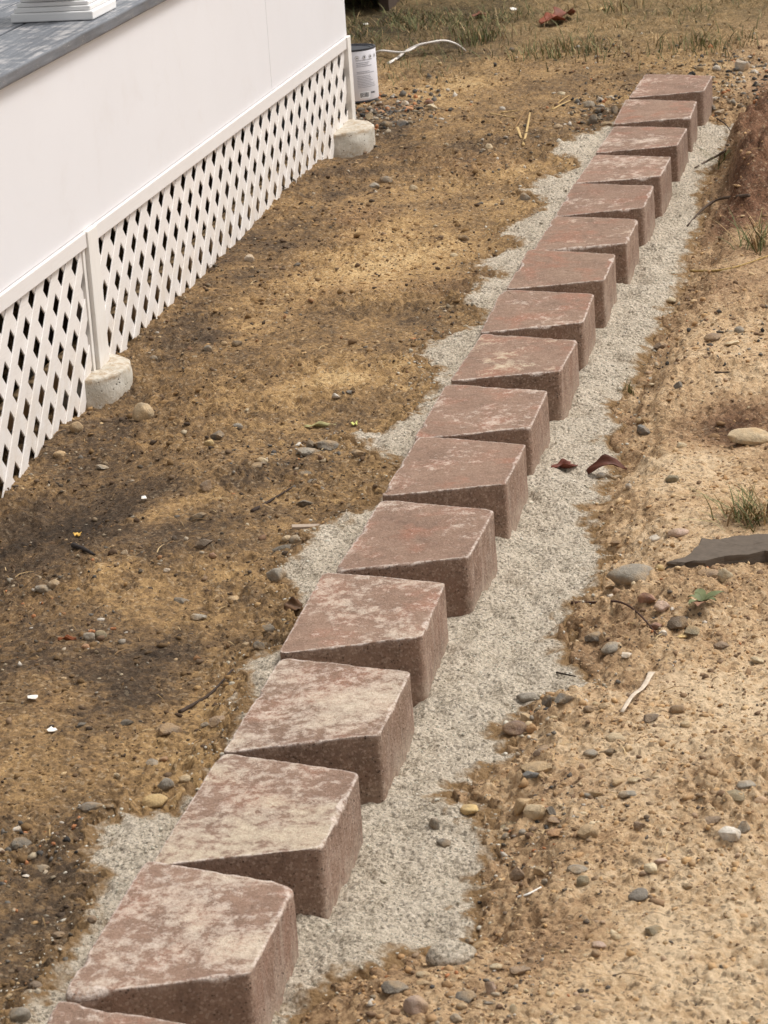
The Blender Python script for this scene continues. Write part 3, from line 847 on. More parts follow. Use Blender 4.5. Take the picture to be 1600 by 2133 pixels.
ST = [
 (975, 1686, 46, 24, 'yellow', 'r', 'yellow tan stone on the right edge of the sand, left of a stone cluster'),
 (1087, 1675, 40, 42, 'tan', 'a', 'upright tan stone at the back of the cluster beside the sand'),
 (1116, 1688, 46, 40, 'buff', 'a', 'pale pointed stone at the middle of the cluster beside the sand'),
 (1062, 1707, 56, 36, 'olive', 'a', 'lumpy olive brown stone at the front left of the cluster beside the sand'),
 (1147, 1685, 26, 26, 'dgrey', 'a', 'dark grey chip at the right end of the cluster beside the sand'),
 (1150, 1708, 34, 20, 'brown', 'a', 'brown chip at the front right of the cluster beside the sand'),
 (1225, 1725, 44, 42, 'tan', 'a', 'large tan stone standing alone right of the stone cluster'),
 (1160, 1738, 40, 13, 'orange', 'f', 'thin flat reddish stone below the stone cluster'),
 (1055, 1735, 24, 20, 'grey', 'r', 'small grey stone under the stone cluster at the sand edge'),
 (1332, 1717, 24, 28, 'brown', 'a', 'small upright brown stone between the large tan stone and the pink one'),
 (1479, 1698, 42, 32, 'brown', 'a', 'brown pyramid shaped stone left of the white one at the right edge'),
 (1520, 1735, 48, 42, 'white', 'a', 'large white pink stone near the right edge of the picture'),
 (1552, 1722, 32, 36, 'grey', 'a', 'grey stone touching the large white pink stone'),
 (1557, 1632, 46, 27, 'grey', 'r', 'smooth grey stone at the back of the trio near the right edge'),
 (1530, 1655, 42, 27, 'olive', 'r', 'olive stone at the front of the trio near the right edge'),
 (1505, 1646, 26, 19, 'tan', 'r', 'small tan stone at the left of the trio near the right edge'),
 (1583, 1662, 32, 25, 'pink', 'r', 'pinkish stone cut by the right edge below the grey trio'),
 (1200, 1803, 44, 28, 'grey', 'r', 'round grey brown stone behind a smaller upright one'),
 (1214, 1832, 28, 34, 'olive', 'r', 'small upright olive stone in front of the round grey brown one'),
 (1077, 1820, 34, 36, 'brown', 'a', 'brown stone with a pointed top near the sand edge'),
 (1124, 1811, 26, 26, 'tan', 'a', 'small tan pointed stone right of the brown pointed one'),
 (1136, 1832, 18, 18, 'grey', 'r', 'tiny grey pebble below the small tan pointed stone'),
 (1330, 1862, 46, 34, 'dgrey', 'r', 'dark grey rounded stone alone on the bare tan soil at right'),
 (1357, 1807, 32, 31, 'cream', 'r', 'cream stone right of the round grey brown stone'),
 (1377, 1792, 30, 16, 'pink', 'f', 'flat pinkish stone just behind the cream stone'),
 (1340, 1820, 20, 14, 'brown', 'r', 'small brown pebble left of the cream stone'),
 (1435, 1845, 25, 18, 'tan', 'r', 'small tan stone right of the dark grey rounded stone'),
 (1118, 1595, 62, 42, 'tan', 'a', 'wide tan stone half buried at the sand edge'),
 (1107, 1612, 36, 21, 'slate', 'a', 'bluish grey chip in front of the wide half buried tan stone'),
 (1127, 1552, 52, 34, 'brown', 'a', 'broad brown stone below the maroon one at the sand edge'),
 (1267, 1564, 36, 24, 'black', 'a', 'shiny black stone chip on the tan soil'),
 (1228, 1569, 34, 18, 'grey', 'r', 'low grey stone left of the shiny black chip'),
 (1243, 1655, 36, 16, 'black', 'f', 'flat black flake right of the stone cluster'),
 (1305, 1655, 38, 18, 'grey', 'r', 'long low grey stone right of the flat black flake'),
 (1285, 1627, 30, 20, 'tan', 'r', 'tan stone behind the long low grey stone'),
 (1321, 1622, 28, 18, 'cream', 'r', 'pale cream stone behind the long low grey stone, on its right'),
 (905, 1716, 24, 30, 'grey', 'r', 'grey stone sticking up out of the sand'),
 (926, 1752, 36, 24, 'dgrey', 'a', 'dark grey rough stone lying on the sand'),
 (1246, 1968, 32, 17, 'pink', 'r', 'pinkish upper stone of a touching pair low on the right'),
 (1240, 1984, 22, 19, 'brown', 'r', 'brown lower stone of a touching pair low on the right'),
 (1283, 1950, 22, 17, 'cream', 'r', 'small cream stone above the touching pair low on the right'),
 (1365, 1935, 42, 22, 'olive', 'a', 'olive grey clod of stone on the pale soil at lower right'),
 (1033, 2012, 26, 19, 'cream', 'r', 'pale cream stone near the bottom, right of the sand tongue'),
 (882, 2025, 36, 20, 'buff', 'r', 'buff stone at the lower edge of the sand near the bottom'),
 (880, 2046, 28, 20, 'tan', 'r', 'tan stone just below the buff one near the bottom'),
 (823, 2050, 56, 40, 'dgrey', 'a', 'dark lumpy stone at the bottom next to the nearest sand'),
 (865, 2088, 52, 54, 'pink', 'r', 'big pinkish tan stone at the bottom edge'),
 (967, 2072, 46, 28, 'dgrey', 'a', 'dark angular stone near the bottom, right of the big pinkish one'),
 (962, 2094, 24, 18, 'tan', 'r', 'tan pebble touching the dark angular stone near the bottom'),
 (950, 2120, 28, 26, 'grey', 'r', 'smooth grey pebble at the bottom edge'),
 (1022, 2057, 22, 30, 'pink', 'a', 'narrow upright pinkish stone near the bottom'),
 (1068, 2100, 18, 24, 'cream', 'a', 'narrow pale stone at the bottom, rightmost of the near ones'),
 (1086, 2016, 50, 34, 'brown', 'a', 'crumbly brown stone right of the pale cream one near the bottom'),
 (1000, 1962, 36, 26, 'tan', 'r', 'tan stone tucked against the sand tongue at lower right'),
 (978, 1948, 24, 18, 'dgrey', 'a', 'dark pebble beside the tan one at the sand tongue'),
 (1072, 1515, 50, 40, 'maroon', 'r', 'dark maroon stone at the edge of the sand'),
 (1097, 1492, 30, 24, 'buff', 'a', 'buff angular stone behind the dark maroon one'),
 (1109, 1516, 26, 24, 'orange', 'r', 'small orange stone touching the dark maroon one'),
 (1099, 1445, 50, 34, 'grey', 'r', 'sand dusted grey stone partly sunk in the sand edge'),
 (1140, 1462, 22, 32, 'dgrey', 'a', 'upright dark grey stone between two stones in the sand edge'),
 (1175, 1448, 44, 30, 'dgrey', 'a', 'dark grey broken stone at the right of the sand edge group'),
 (1282, 1530, 40, 26, 'buff', 'r', 'pale buff rounded stone above the shiny black chip'),
 (1412, 1475, 32, 23, 'brown', 'r', 'brown rounded stone right of the white paper strip'),
 (1352, 1497, 40, 22, 'dbrown', 'a', 'dark brown rough stone below the white paper strip'),
 (1427, 1507, 25, 18, 'cream', 'r', 'small cream stone below the brown rounded one'),
 (1230, 1475, 30, 18, 'brown', 'r', 'brown low stone, left of two in a line on tan soil'),
 (1258, 1470, 24, 17, 'tan', 'r', 'tan low stone, right of two in a line on tan soil'),
 (1275, 1346, 50, 27, 'grey', 'r', 'grey stone left of a small white one by the sand'),
 (1302, 1362, 26, 16, 'white', 'a', 'small white stone touching the grey one by the sand'),
 (1237, 1325, 38, 26, 'dgrey', 'a', 'dark crumbly stone at the sand corner near the twigs'),
 (1312, 1188, 98, 56, 'grey', 'r', 'largest smooth grey rock at the right edge of the sand'),
 (1348, 1243, 40, 34, 'red', 'a', 'reddish stone below the largest grey rock'),
 (1379, 1262, 34, 28, 'pink', 'r', 'pale pink stone between the reddish one and the green leaves'),
 (1412, 1297, 42, 38, 'dbrown', 'a', 'dark brown jagged stone below the green leaves'),
 (1382, 1316, 22, 17, 'white', 'a', 'small white stone left of the dark jagged one'),
 (1368, 1303, 30, 22, 'red', 'r', 'dull red stone behind the small white one'),
 (1443, 1311, 32, 24, 'olive', 'a', 'olive stone right of the dark jagged one'),
 (1416, 1321, 30, 13, 'yellow', 'f', 'low yellowish stone in front of the dark jagged one'),
 (1275, 1235, 22, 12, 'white', 'r', 'little white oval stone at the end of a twig'),
 (1510, 1197, 34, 34, 'cream', 'r', 'round cream stone below the dark slate slab'),
 (1475, 1188, 52, 26, 'brown', 'r', 'brown stone partly under the front of the dark slate slab'),
 (1374, 1181, 22, 20, 'yellow', 'r', 'small yellowish stone between the largest grey rock and the slate slab'),
 (1580, 1375, 32, 15, 'cream', 'r', 'pale low stone at the right edge below the slate slab'),
 (1500, 1345, 36, 14, 'brown', 'f', 'flat brown stone on tan soil at right, below the slate slab'),
 (1285, 1128, 32, 23, 'brown', 'a', 'brown stone at the sand edge above the largest grey rock'),
 (1365, 1113, 36, 18, 'white', 'r', 'whitish long stone above the left tip of the slate slab'),
 (1412, 1112, 44, 14, 'pink', 'r', 'pinkish long stone above the slate slab'),
 (1340, 895, 36, 30, 'slate', 'a', 'blue grey slate chip on the tan soil at right'),
 (1562, 912, 92, 44, 'buff', 'a', 'large pale flat rock at the right edge'),
 (1400, 995, 28, 25, 'olive', 'r', 'olive stone left of the grass clump at the right edge'),
 (1310, 1014, 15, 13, 'white', 'r', 'tiny white pebble right of the long curled leaf'),
 (1252, 987, 18, 16, 'white', 'a', 'white pebble under the arch of the long curled leaf'),
 (1375, 717, 32, 22, 'brown', 'a', 'brown stone at the sand edge below the dry stalks at right'),
 (1540, 687, 22, 18, 'grey', 'r', 'small grey stone on tan soil near the right edge, upper half'),
 (1525, 712, 32, 17, 'cream', 'a', 'cream angular stone below the small grey one, upper right'),
 (1482, 702, 38, 18, 'brown', 'a', 'brown flat clod left of the cream angular stone, upper right'),
 (1420, 925, 20, 16, 'cream', 'r', 'small cream pebble right of the blue grey slate chip'),
 (1415, 800, 24, 18, 'dgrey', 'a', 'dark stone on the tan soil above the blue grey chip'),
 (1398, 625, 20, 14, 'cream', 'r', 'pale oval stone at the sand edge, upper right'),
 (1546, 135, 32, 30, 'white', 'a', 'large whitish rock behind the far end of the row'),
 (1572, 148, 18, 12, 'white', 'r', 'small white stone right of the large whitish rock'),
 (1493, 141, 18, 12, 'white', 'r', 'small pale stone left of the large whitish rock'),
 (1459, 143, 16, 11, 'cream', 'r', 'small cream stone directly behind the last block'),
 (1502, 225, 30, 20, 'grey', 'a', 'grey rubble stone right of the last block'),
 (1490, 206, 18, 14, 'white', 'a', 'white rubble stone touching the last block on its right'),
 (1248, 209, 17, 14, 'white', 'a', 'small white stone left of the second last block'),
 (1226, 219, 25, 19, 'grey', 'r', 'grey stone left of the second last block, beside a white one'),
 (1246, 232, 25, 17, 'black', 'r', 'black stone left of the second last block'),
 (1279, 229, 17, 18, 'dgrey', 'a', 'dark grey stone touching the left of the second last block'),
 (1235, 248, 19, 22, 'grey', 'a', 'grey upright stone at the front of the far stone group'),
 (1262, 257, 26, 12, 'tan', 'r', 'tan stone at the front right of the far stone group'),
 (1161, 260, 22, 15, 'grey', 'r', 'grey stone alone left of the far stone group'),
 (1170, 193, 20, 11, 'cream', 'r', 'pale stone behind the straw left of the far blocks'),
 (1018, 305, 18, 15, 'buff', 'r', 'small buff stone on dark soil near the straw, mid distance'),
 (900, 225, 22, 17, 'cream', 'a', 'pale stone at the right end of the rubble by the paint can'),
 (836, 254, 32, 22, 'slate', 'a', 'blue grey stone in the rubble by the paint can'),
 (848, 225, 24, 11, 'orange', 'r', 'flat orange brick chip in the rubble by the paint can'),
 (793, 233, 17, 11, 'orange', 'r', 'small round orange chip near the porch corner footing'),
 (767, 243, 20, 18, 'buff', 'a', 'buff stone resting at the back of the far footing'),
 (842, 213, 18, 14, 'white', 'a', 'white chip at the back of the rubble by the paint can'),
 (806, 262, 26, 18, 'black', 'a', 'black stone at the front of the rubble by the paint can'),
 (893, 212, 20, 11, 'red', 'r', 'reddish chip at the back right of the rubble by the can'),
 (804, 374, 27, 18, 'dgrey', 'r', 'dark grey stone, right of a pair near the lattice, mid distance'),
 (779, 386, 22, 15, 'grey', 'r', 'grey stone, left of a pair near the lattice, mid distance'),
 (860, 391, 20, 16, 'buff', 'r', 'buff stone right of the dark grey pair, mid distance'),
 (967, 496, 26, 17, 'black', 'a', 'black stone chip left of the sand, mid distance'),
 (1094, 411, 24, 22, 'grey', 'r', 'grey stone at the left edge of the far sand'),
 (945, 531, 17, 11, 'cream', 'r', 'small cream stone left of the sand, below the black chip'),
 (295, 858, 48, 46, 'buff', 'r', 'large tan stone in front of the near concrete footing'),
 (157, 890, 30, 30, 'tan', 'r', 'tan stone against the lattice bottom left of the near footing'),
 (122, 945, 26, 18, 'tan', 'r', 'small tan stone against the lattice bottom, furthest left'),
 (432, 722, 20, 16, 'grey', 'r', 'grey pebble, left of three in a dark patch right of the footing'),
 (467, 715, 17, 13, 'tan', 'r', 'tan pebble, middle of three in a dark patch right of the footing'),
 (492, 714, 22, 17, 'black', 'r', 'black pebble, right of three in a dark patch right of the footing'),
 (520, 537, 24, 19, 'white', 'r', 'pale stone close to the lattice foot, mid panel'),
 (320, 745, 20, 14, 'grey', 'r', 'grey pebble just behind the near concrete footing'),
 (700, 825, 20, 15, 'white', 'a', 'white chip on the tan patch left of the sand'),
 (727, 815, 20, 11, 'dgrey', 'f', 'dark flake right of the white chip on the tan patch'),
 (535, 972, 36, 18, 'black', 'a', 'black stone in front of a cream pebble, centre left'),
 (545, 958, 24, 17, 'cream', 'r', 'cream pebble behind the black stone, centre left'),
 (677, 925, 52, 21, 'dgrey', 'f', 'flat dark grey slate piece left of the sand tip'),
 (648, 926, 24, 23, 'black', 'a', 'black lump left of the flat slate piece near the sand tip'),
 (622, 925, 24, 13, 'white', 'a', 'white chip left of the black lump near the sand tip'),
 (640, 946, 54, 13, 'grey', 'f', 'long thin grey slate in front of the white chip'),
 (745, 940, 32, 19, 'dgrey', 'a', 'dark square stone close to the sand tip'),
 (612, 1004, 28, 16, 'dgrey', 'f', 'dark flake at the lower left of the slate heap'),
 (636, 986, 30, 17, 'black', 'f', 'black flake at the top of the slate heap'),
 (648, 998, 26, 15, 'dgrey', 'f', 'dark grey flake at the right of the slate heap'),
 (630, 1045, 40, 25, 'black', 'a', 'black angular stone right of a thin twig, centre left'),
 (427, 1014, 26, 26, 'brown', 'a', 'brown tilted chip on the soil, centre left'),
 (210, 973, 30, 13, 'grey', 'f', 'flat grey stone on dark soil below the lattice'),
 (452, 905, 27, 25, 'dgrey', 'a', 'dark grey stone beside small tan pebbles, centre left'),
 (435, 922, 19, 15, 'yellow', 'r', 'yellowish pebble beside the dark grey stone, centre left'),
 (495, 887, 21, 15, 'grey', 'r', 'small grey stone right of the dark grey one, centre left'),
 (410, 1077, 38, 13, 'black', 'f', 'long black flake on tan soil, left side'),
 (420, 1132, 42, 29, 'dbrown', 'a', 'dark brown flat stone, left of centre'),
 (443, 1156, 18, 14, 'red', 'r', 'small red brick chip below the dark brown flat stone'),
 (588, 1141, 46, 22, 'black', 'a', 'black slate wedge in front of a tan pebble left of the sand'),
 (597, 1121, 20, 16, 'buff', 'r', 'tan pebble resting behind the black slate wedge'),
 (614, 1122, 23, 21, 'grey', 'r', 'grey pebble right of the tan pebble behind the wedge'),
 (575, 1197, 44, 38, 'grey', 'r', 'sand dusted grey lump at the left edge of the sand'),
 (112, 1215, 28, 24, 'grey', 'r', 'grey stone on the dark soil at the far left'),
 (85, 1228, 36, 18, 'grey', 'r', 'low grey stone left of the grey one at the far left'),
 (260, 1152, 17, 16, 'grey', 'r', 'small grey round pebble on dark soil, left side'),
 (347, 1187, 15, 11, 'white', 'r', 'tiny white pebble on soil, left of centre'),
 (482, 1245, 30, 18, 'tan', 'r', 'tan stone left of the sand, by the fifth block'),
 (377, 1251, 34, 14, 'dgrey', 'f', 'dark flat long stone, left of centre'),
 (412, 1285, 32, 14, 'grey', 'f', 'flat grey stone below the dark flat long one'),
 (185, 1325, 28, 24, 'grey', 'r', 'grey pebble, left of a touching pair at left'),
 (209, 1322, 25, 22, 'olive', 'r', 'olive pebble, right of a touching pair at left'),
 (178, 1346, 20, 14, 'orange', 'r', 'orange tan pebble below the touching pair at left'),
 (535, 1346, 29, 23, 'black', 'a', 'black stone beside a tan pebble near the fifth block'),
 (512, 1345, 19, 17, 'tan', 'r', 'tan pebble left of the black stone near the fifth block'),
 (560, 1312, 26, 20, 'grey', 'a', 'grey chip close to the left edge of the fifth block'),
 (355, 1515, 52, 28, 'brown', 'a', 'large brown angular stone left of the fourth block'),
 (427, 1511, 18, 16, 'grey', 'r', 'small grey pebble right of the large brown angular stone'),
 (455, 1500, 38, 26, 'brown', 'a', 'brown rough stone touching the left edge of the fourth block'),
 (168, 1510, 26, 11, 'black', 'f', 'small black flake near a white scrap, lower left'),
 (265, 1505, 30, 15, 'black', 'a', 'black chip left of the large brown angular stone'),
 (317, 1585, 27, 20, 'grey', 'a', 'grey stone left of the third block'),
 (342, 1580, 22, 15, 'red', 'r', 'reddish pebble right of the grey stone left of the third block'),
 (320, 1668, 56, 30, 'yellow', 'r', 'bright yellow white shell like stone beside the sand, lower left'),
 (345, 1635, 34, 29, 'grey', 'r', 'grey tan stone behind the bright yellow white one'),
 (385, 1617, 26, 19, 'buff', 'r', 'buff stone close to the third block, lower left'),
 (242, 1615, 15, 13, 'buff', 'r', 'tiny buff pebble left of the grey tan stone'),
 (34, 1757, 52, 38, 'black', 'a', 'large black stone at the left edge, lower left'),
 (40, 1727, 30, 19, 'white', 'a', 'white crumbly stone behind the large black one at the left edge'),
 (82, 1802, 36, 22, 'grey', 'a', 'grey stone among white chips at lower left'),
 (55, 1824, 20, 10, 'white', 'f', 'white flat chip left of the grey stone at lower left'),
 (185, 1682, 56, 25, 'dgrey', 'f', 'flat dark slate left of the bright yellow white stone'),
 (228, 1678, 20, 16, 'black', 'a', 'black chip at the right end of the flat dark slate'),
 (72, 2050, 34, 28, 'dbrown', 'r', 'dark brown stone at the bottom left'),
 (40, 2112, 46, 40, 'grey', 'r', 'big grey stone in the bottom left corner'),
 (120, 1948, 30, 16, 'dbrown', 'f', 'dark flat stone left of the near sand, lower left'),
 (190, 1913, 22, 20, 'brown', 'r', 'brown pebble at the left edge of the near sand'),
 (20, 2075, 22, 16, 'buff', 'r', 'buff pebble behind the big grey corner stone'),
]
for a in ST: stone(*a)
o = stone(938, 1984, 104, 46, 'grey', 'r', 'broad sand covered lump at the tip of the sand tongue, lower right', 'stone', None, 'stone', .5)
o.data.materials[0] = SAND; attr(o, 'soily', np.zeros(len(o.data.vertices)))

# dark slate slab
def slab(pxs, thick, lab, colr, tilt=(0, 0)):
    base = [gpt(x, y) for x, y in pxs]; c = np.mean(base, 0); n = len(base)
    k = mpp(c)
    r = np.random.default_rng(3); ring = []
    for i in range(n):
        a, b = base[i], base[(i + 1) % n]
        for t in np.linspace(0, 1, 9)[:-1]:
            q = a + (b - a) * t + np.r_[r.normal(size=2) * .005 + .012 * np.array([float(vn(t * 3, i, 2)), float(vn(t * 3, i, 3))]), 0]; ring.append(q)
    ring = np.array(ring); N = len(ring); V = []; F = []
    lev = [(1.0, -.01), (1.02, thick * .3), (.985, thick * .55), (1.0, thick * .8), (.975, thick), (.85, thick * 1.01), (.7, thick * 1.02), (.5, thick * 1.03), (.3, thick * 1.04), (.1, thick * 1.04)]
    for s, z in lev:
        for q in ring:
            d = (q - c) * s
            V.append((d[0], d[1], z + (r.normal() * .0012 if s > .98 else .0035 * float(fbm(d[0] * 1.0, d[1] * 1.0, 22, 3, 4))) + d[1] * tilt[1] + d[0] * tilt[0]))
    for i in range(len(lev) - 1):
        for j in range(N): F.append([i * N + j, i * N + (j + 1) % N, (i + 1) * N + (j + 1) % N, (i + 1) * N + j])
    F.append([(len(lev) - 1) * N + j for j in range(N)])
    o = mesh_obj('slate_slab', V, F, SLATE, None, True); o.data.set_sharp_from_angle(angle=math.radians(30)); o.location = (c[0], c[1], c[2] - .002)
    bm = bmesh.new(); bm.from_mesh(o.data); bmesh.ops.recalc_face_normals(bm, faces=bm.faces); bm.to_mesh(o.data); bm.free()
    o.color = srgb(*colr); tag(o, lab, 'slate', None)
slab([(1392, 1184), (1480, 1183), (1650, 1172), (1700, 1150), (1660, 1135), (1540, 1136), (1465, 1146)], .022, 'dark slate slab lying at the right edge', (98, 86, 74))

# ------------------------------------------------------------------ crumbs and gravel nobody could count
def scatter(name, xs, ys, sizes, cols_, mat, lab, sinkf=.3, flat=.7):
    n = len(xs); a, b, c = heights(xs, ys)
    z = np.where(c > -.01, np.maximum(a, b), a)
    nv = len(ICO1_V)
    base = ICO1_V[None] * (1 + .28 * rng.normal(size=(n, nv, 1)))
    yaw = rng.random(n) * 6.283; cy, sy = np.cos(yaw)[:, None], np.sin(yaw)[:, None]
    ax = rng.uniform(.65, 1.25, (n, 1)); bx = rng.uniform(.5, .95, (n, 1)); cz = rng.uniform(.4, flat + .2, (n, 1))
    X = base[:, :, 0] * ax; Y = base[:, :, 1] * bx; Z = base[:, :, 2] * cz
    s = sizes[:, None]
    V = np.stack([xs[:, None] + s * (X * cy - Y * sy), ys[:, None] + s * (X * sy + Y * cy), z[:, None] + s * (Z + cz * (.5 - sinkf))], -1).reshape(-1, 3)
    F = (ICO1_F[None] + (np.arange(n) * nv)[:, None, None]).reshape(-1, 3)
    o = mesh_obj(name, V, F, mat, None, False)
    cattr(o, 'Col', np.repeat(cols_, nv, 0))
    tag(o, lab, 'gravel', kind='stuff')
    return o
def lin(c): return np.array(srgb(*c)[:3])
def view_pts(n, r0, r1, a0=1.5, a1=23.5):
    # even over the ground in view, thinner with distance
    r = r0 * (r1 / r0) ** rng.random(n); a = np.radians(rng.uniform(a0, a1, n))
    return CAM[0] + r * np.cos(a), CAM[1] + r * np.sin(a)
def in_block(x, y): return (y < .012) & (y > -DEPTH - .01) & (x > -.6) & (x < 6.95)
x, y = view_pts(66000, 3.3, 11.5)
sdv = heights(x, y)[2]
dens = np.clip(.45 + .7 * fbm(x, y, 2.6, 3, 301), .08, 1)
k = (~in_block(x, y)) & (sdv < .0) & (y < .93) & (rng.random(len(x)) < dens)
x, y = x[k], y[k]
tn = blobs(x, y, TONE, 0.42) + .2 * fbm(x, y, 2.4, 3, 91)
warmk = sstep(-.12, -.4, y)
pal_d = np.array([lin(c) for c in [(88, 70, 54), (104, 83, 63), (124, 99, 72), (80, 67, 55), (114, 94, 74)]]); pal_t = np.array([lin(c) for c in [(170, 136, 94), (186, 152, 108), (150, 120, 86), (140, 116, 92), (196, 168, 128)]])
pal_w = np.array([lin(c) for c in [(196, 160, 116), (176, 140, 100), (206, 176, 136), (150, 122, 94), (128, 104, 82)]])
ii = rng.integers(0, 5, len(x)); pick = rng.random(len(x)) < np.clip((tn - .2) * 1.5, .03, .9)
cc = np.where(pick[:, None], pal_t[ii], pal_d[ii]); cc = np.where((rng.random(len(x)) < warmk)[:, None], pal_w[ii], cc)
dist = np.hypot(x - CAM[0], y - CAM[1])
sz = .0023 * np.exp(rng.normal(0, .5, len(x))) * (dist / 5.0) ** .6
sz = np.clip(sz, .0015, .010)
scatter('soil_crumbs', x, y, sz, cc, CRUMB, 'crumbs and clods of tan and brown soil all over the ground')
# gravel: mixed small stones, in drifts
x, y = view_pts(13000, 3.3, 11.0)
sdv = heights(x, y)[2]
dens = np.clip(.18 + .9 * fbm(x, y, 3.1, 3, 401), .02, 1) + blobs(x, y, [(1130, 1700, .12, .5), (1100, 2060, .15, .5), (1330, 1280, .1, .4), (820, 235, .10, 2.5), (1250, 240, .07, 1.2), (1520, 190, .12, 1.5), (640, 960, .08, .6), (70, 1800, .08, .6), (560, 400, .08, .3), (480, 480, .1, .3), (330, 680, .1, .2), (1200, 1480, .1, .4)], 0.0)
k = (~in_block(x, y)) & (sdv < .012) & (y < .92) & (rng.random(len(x)) < dens)
x, y = x[k], y[k]
pal_g = np.array([lin(c) for c in [(150, 140, 124), (112, 104, 94), (176, 150, 116), (92, 82, 70), (180, 164, 138), (128, 100, 78), (156, 118, 84), (92, 80, 68), (176, 162, 142), (140, 122, 98)]])
dist = np.hypot(x - CAM[0], y - CAM[1])
sz = np.clip(.0034 * np.exp(rng.normal(0, .42, len(x))) * (dist / 5) ** .5, .002, .0105)
pal_h = np.array([lin(c) for c in [(178, 152, 116), (160, 134, 104), (196, 174, 140), (140, 118, 94), (118, 102, 86), (204, 184, 152), (150, 128, 104), (176, 150, 124), (130, 110, 90), (100, 90, 80)]])
ii = rng.integers(0, 10, len(x)); wk = rng.random(len(x)) < sstep(-.12, -.4, y)
scatter('gravel', x, y, sz, np.where(wk[:, None], pal_h[ii], pal_g[ii]), CRUMB, 'small mixed pebbles scattered in drifts over the soil', .35, .65)
# clods of the soil itself
x, y = view_pts(9000, 3.3, 11.0)
sdv = heights(x, y)[2]
dens = np.clip(.25 + 1.2 * fbm(x, y, 2.9, 3, 451), .02, 1)
k = (~in_block(x, y)) & (sdv < -.005) & (y < .88) & (rng.random(len(x)) < dens); x, y = x[k], y[k]
wk = sstep(-.12, -.4, y)[:, None]; tn = np.clip(blobs(x, y, TONE, .49) + .2 * fbm(x, y, 2.4, 3, 91), 0, 1)[:, None]
cw = lin((150, 118, 86)) * (1 - tn) + lin((196, 162, 120)) * tn; cl_ = lin((78, 63, 48)) * (1 - tn) + lin((176, 139, 92)) * tn
dist = np.hypot(x - CAM[0], y - CAM[1])
scatter('soil_clods', x, y, np.clip(.0052 * np.exp(rng.normal(0, .4, len(x))) * (dist / 5) ** .5, .003, .014), (cw * wk + cl_ * (1 - wk)) * rng.uniform(.75, 1.15, (len(x), 1)), CRUMB, 'lumps of tan and brown soil pressed into the ground', .5, .5)
# denser rubble in a few places
rx, ry, rz = [], [], []
for px, py, sx, sy, n, sm in [(815, 238, .22, .10, 420, .0085), (770, 262, .08, .07, 80, .007), (1245, 240, .16, .06, 170, .0075), (1300, 130, .5, .22, 160, .006), (1520, 190, .30, .10, 320, .0085), (1530, 140, .2, .12, 120, .008), (1130, 1690, .10, .06, 110, .0045), (1120, 1470, .08, .05, 60, .004), (1380, 1290, .12, .06, 90, .004),
                              (950, 2070, .10, .10, 130, .004), (640, 960, .14, .06, 120, .0045), (60, 1800, .10, .06, 110, .0042), (120, 1230, .12, .05, 70, .0045), (200, 1330, .08, .03, 40, .0042), (1500, 700, .15, .07, 90, .005), (1380, 700, .2, .03, 60, .005), (560, 390, .3, .03, 90, .005), (330, 700, .25, .03, 60, .0045), (1040, 330, .3, .08, 110, .0055), (900, 680, .2, .03, 50, .005)]:
    P = on_z(px, py, -.06); rx.append(P[0] + rng.normal(0, sx, n)); ry.append(P[1] + rng.normal(0, sy, n)); rz.append(np.clip(sm * np.exp(rng.normal(-.25, .45, n)), .002, sm * 1.7))
x, y, sz = np.concatenate(rx), np.concatenate(ry), np.concatenate(rz)
k = (~in_block(x, y)) & (heights(x, y)[2] < .01) & ~((y > .88) & (x < 6.38)); x, y, sz = x[k], y[k], sz[k]
pal_r = np.array([lin(c) for c in [(112, 106, 98), (84, 80, 76), (60, 58, 56), (150, 140, 126), (176, 160, 138), (120, 96, 76), (178, 122, 84), (98, 90, 80), (196, 186, 172), (134, 120, 100)]])
scatter('rubble', x, y, sz, pal_r[rng.integers(0, 10, len(x))], CRUMB, 'mixed dark, grey and rusty rubble gathered in small heaps', .3, .7)
# sand grains and lumps thrown over its edge
x, y = view_pts(40000, 3.3, 11.0)
sdv = heights(x, y)[2]
k = (~in_block(x, y)) & (sdv > -.07) & (rng.random(len(x)) < np.where(sdv > .0, .55, np.exp(sdv / .03)))
x, y = x[k], y[k]; dist = np.hypot(x - CAM[0], y - CAM[1])
pal_s = np.array([lin(c) for c in [(206, 198, 180), (186, 176, 156), (222, 215, 200), (160, 151, 133), (196, 188, 172)]])
scatter('sand_lumps', x, y, np.clip(.0018 * np.exp(rng.normal(0, .45, len(x))) * (dist / 5) ** .6, .0012, .007), pal_s[rng.integers(0, 5, len(x))], CRUMB, 'loose lumps of pale grey sand over and around the sand bed', .35, .8)

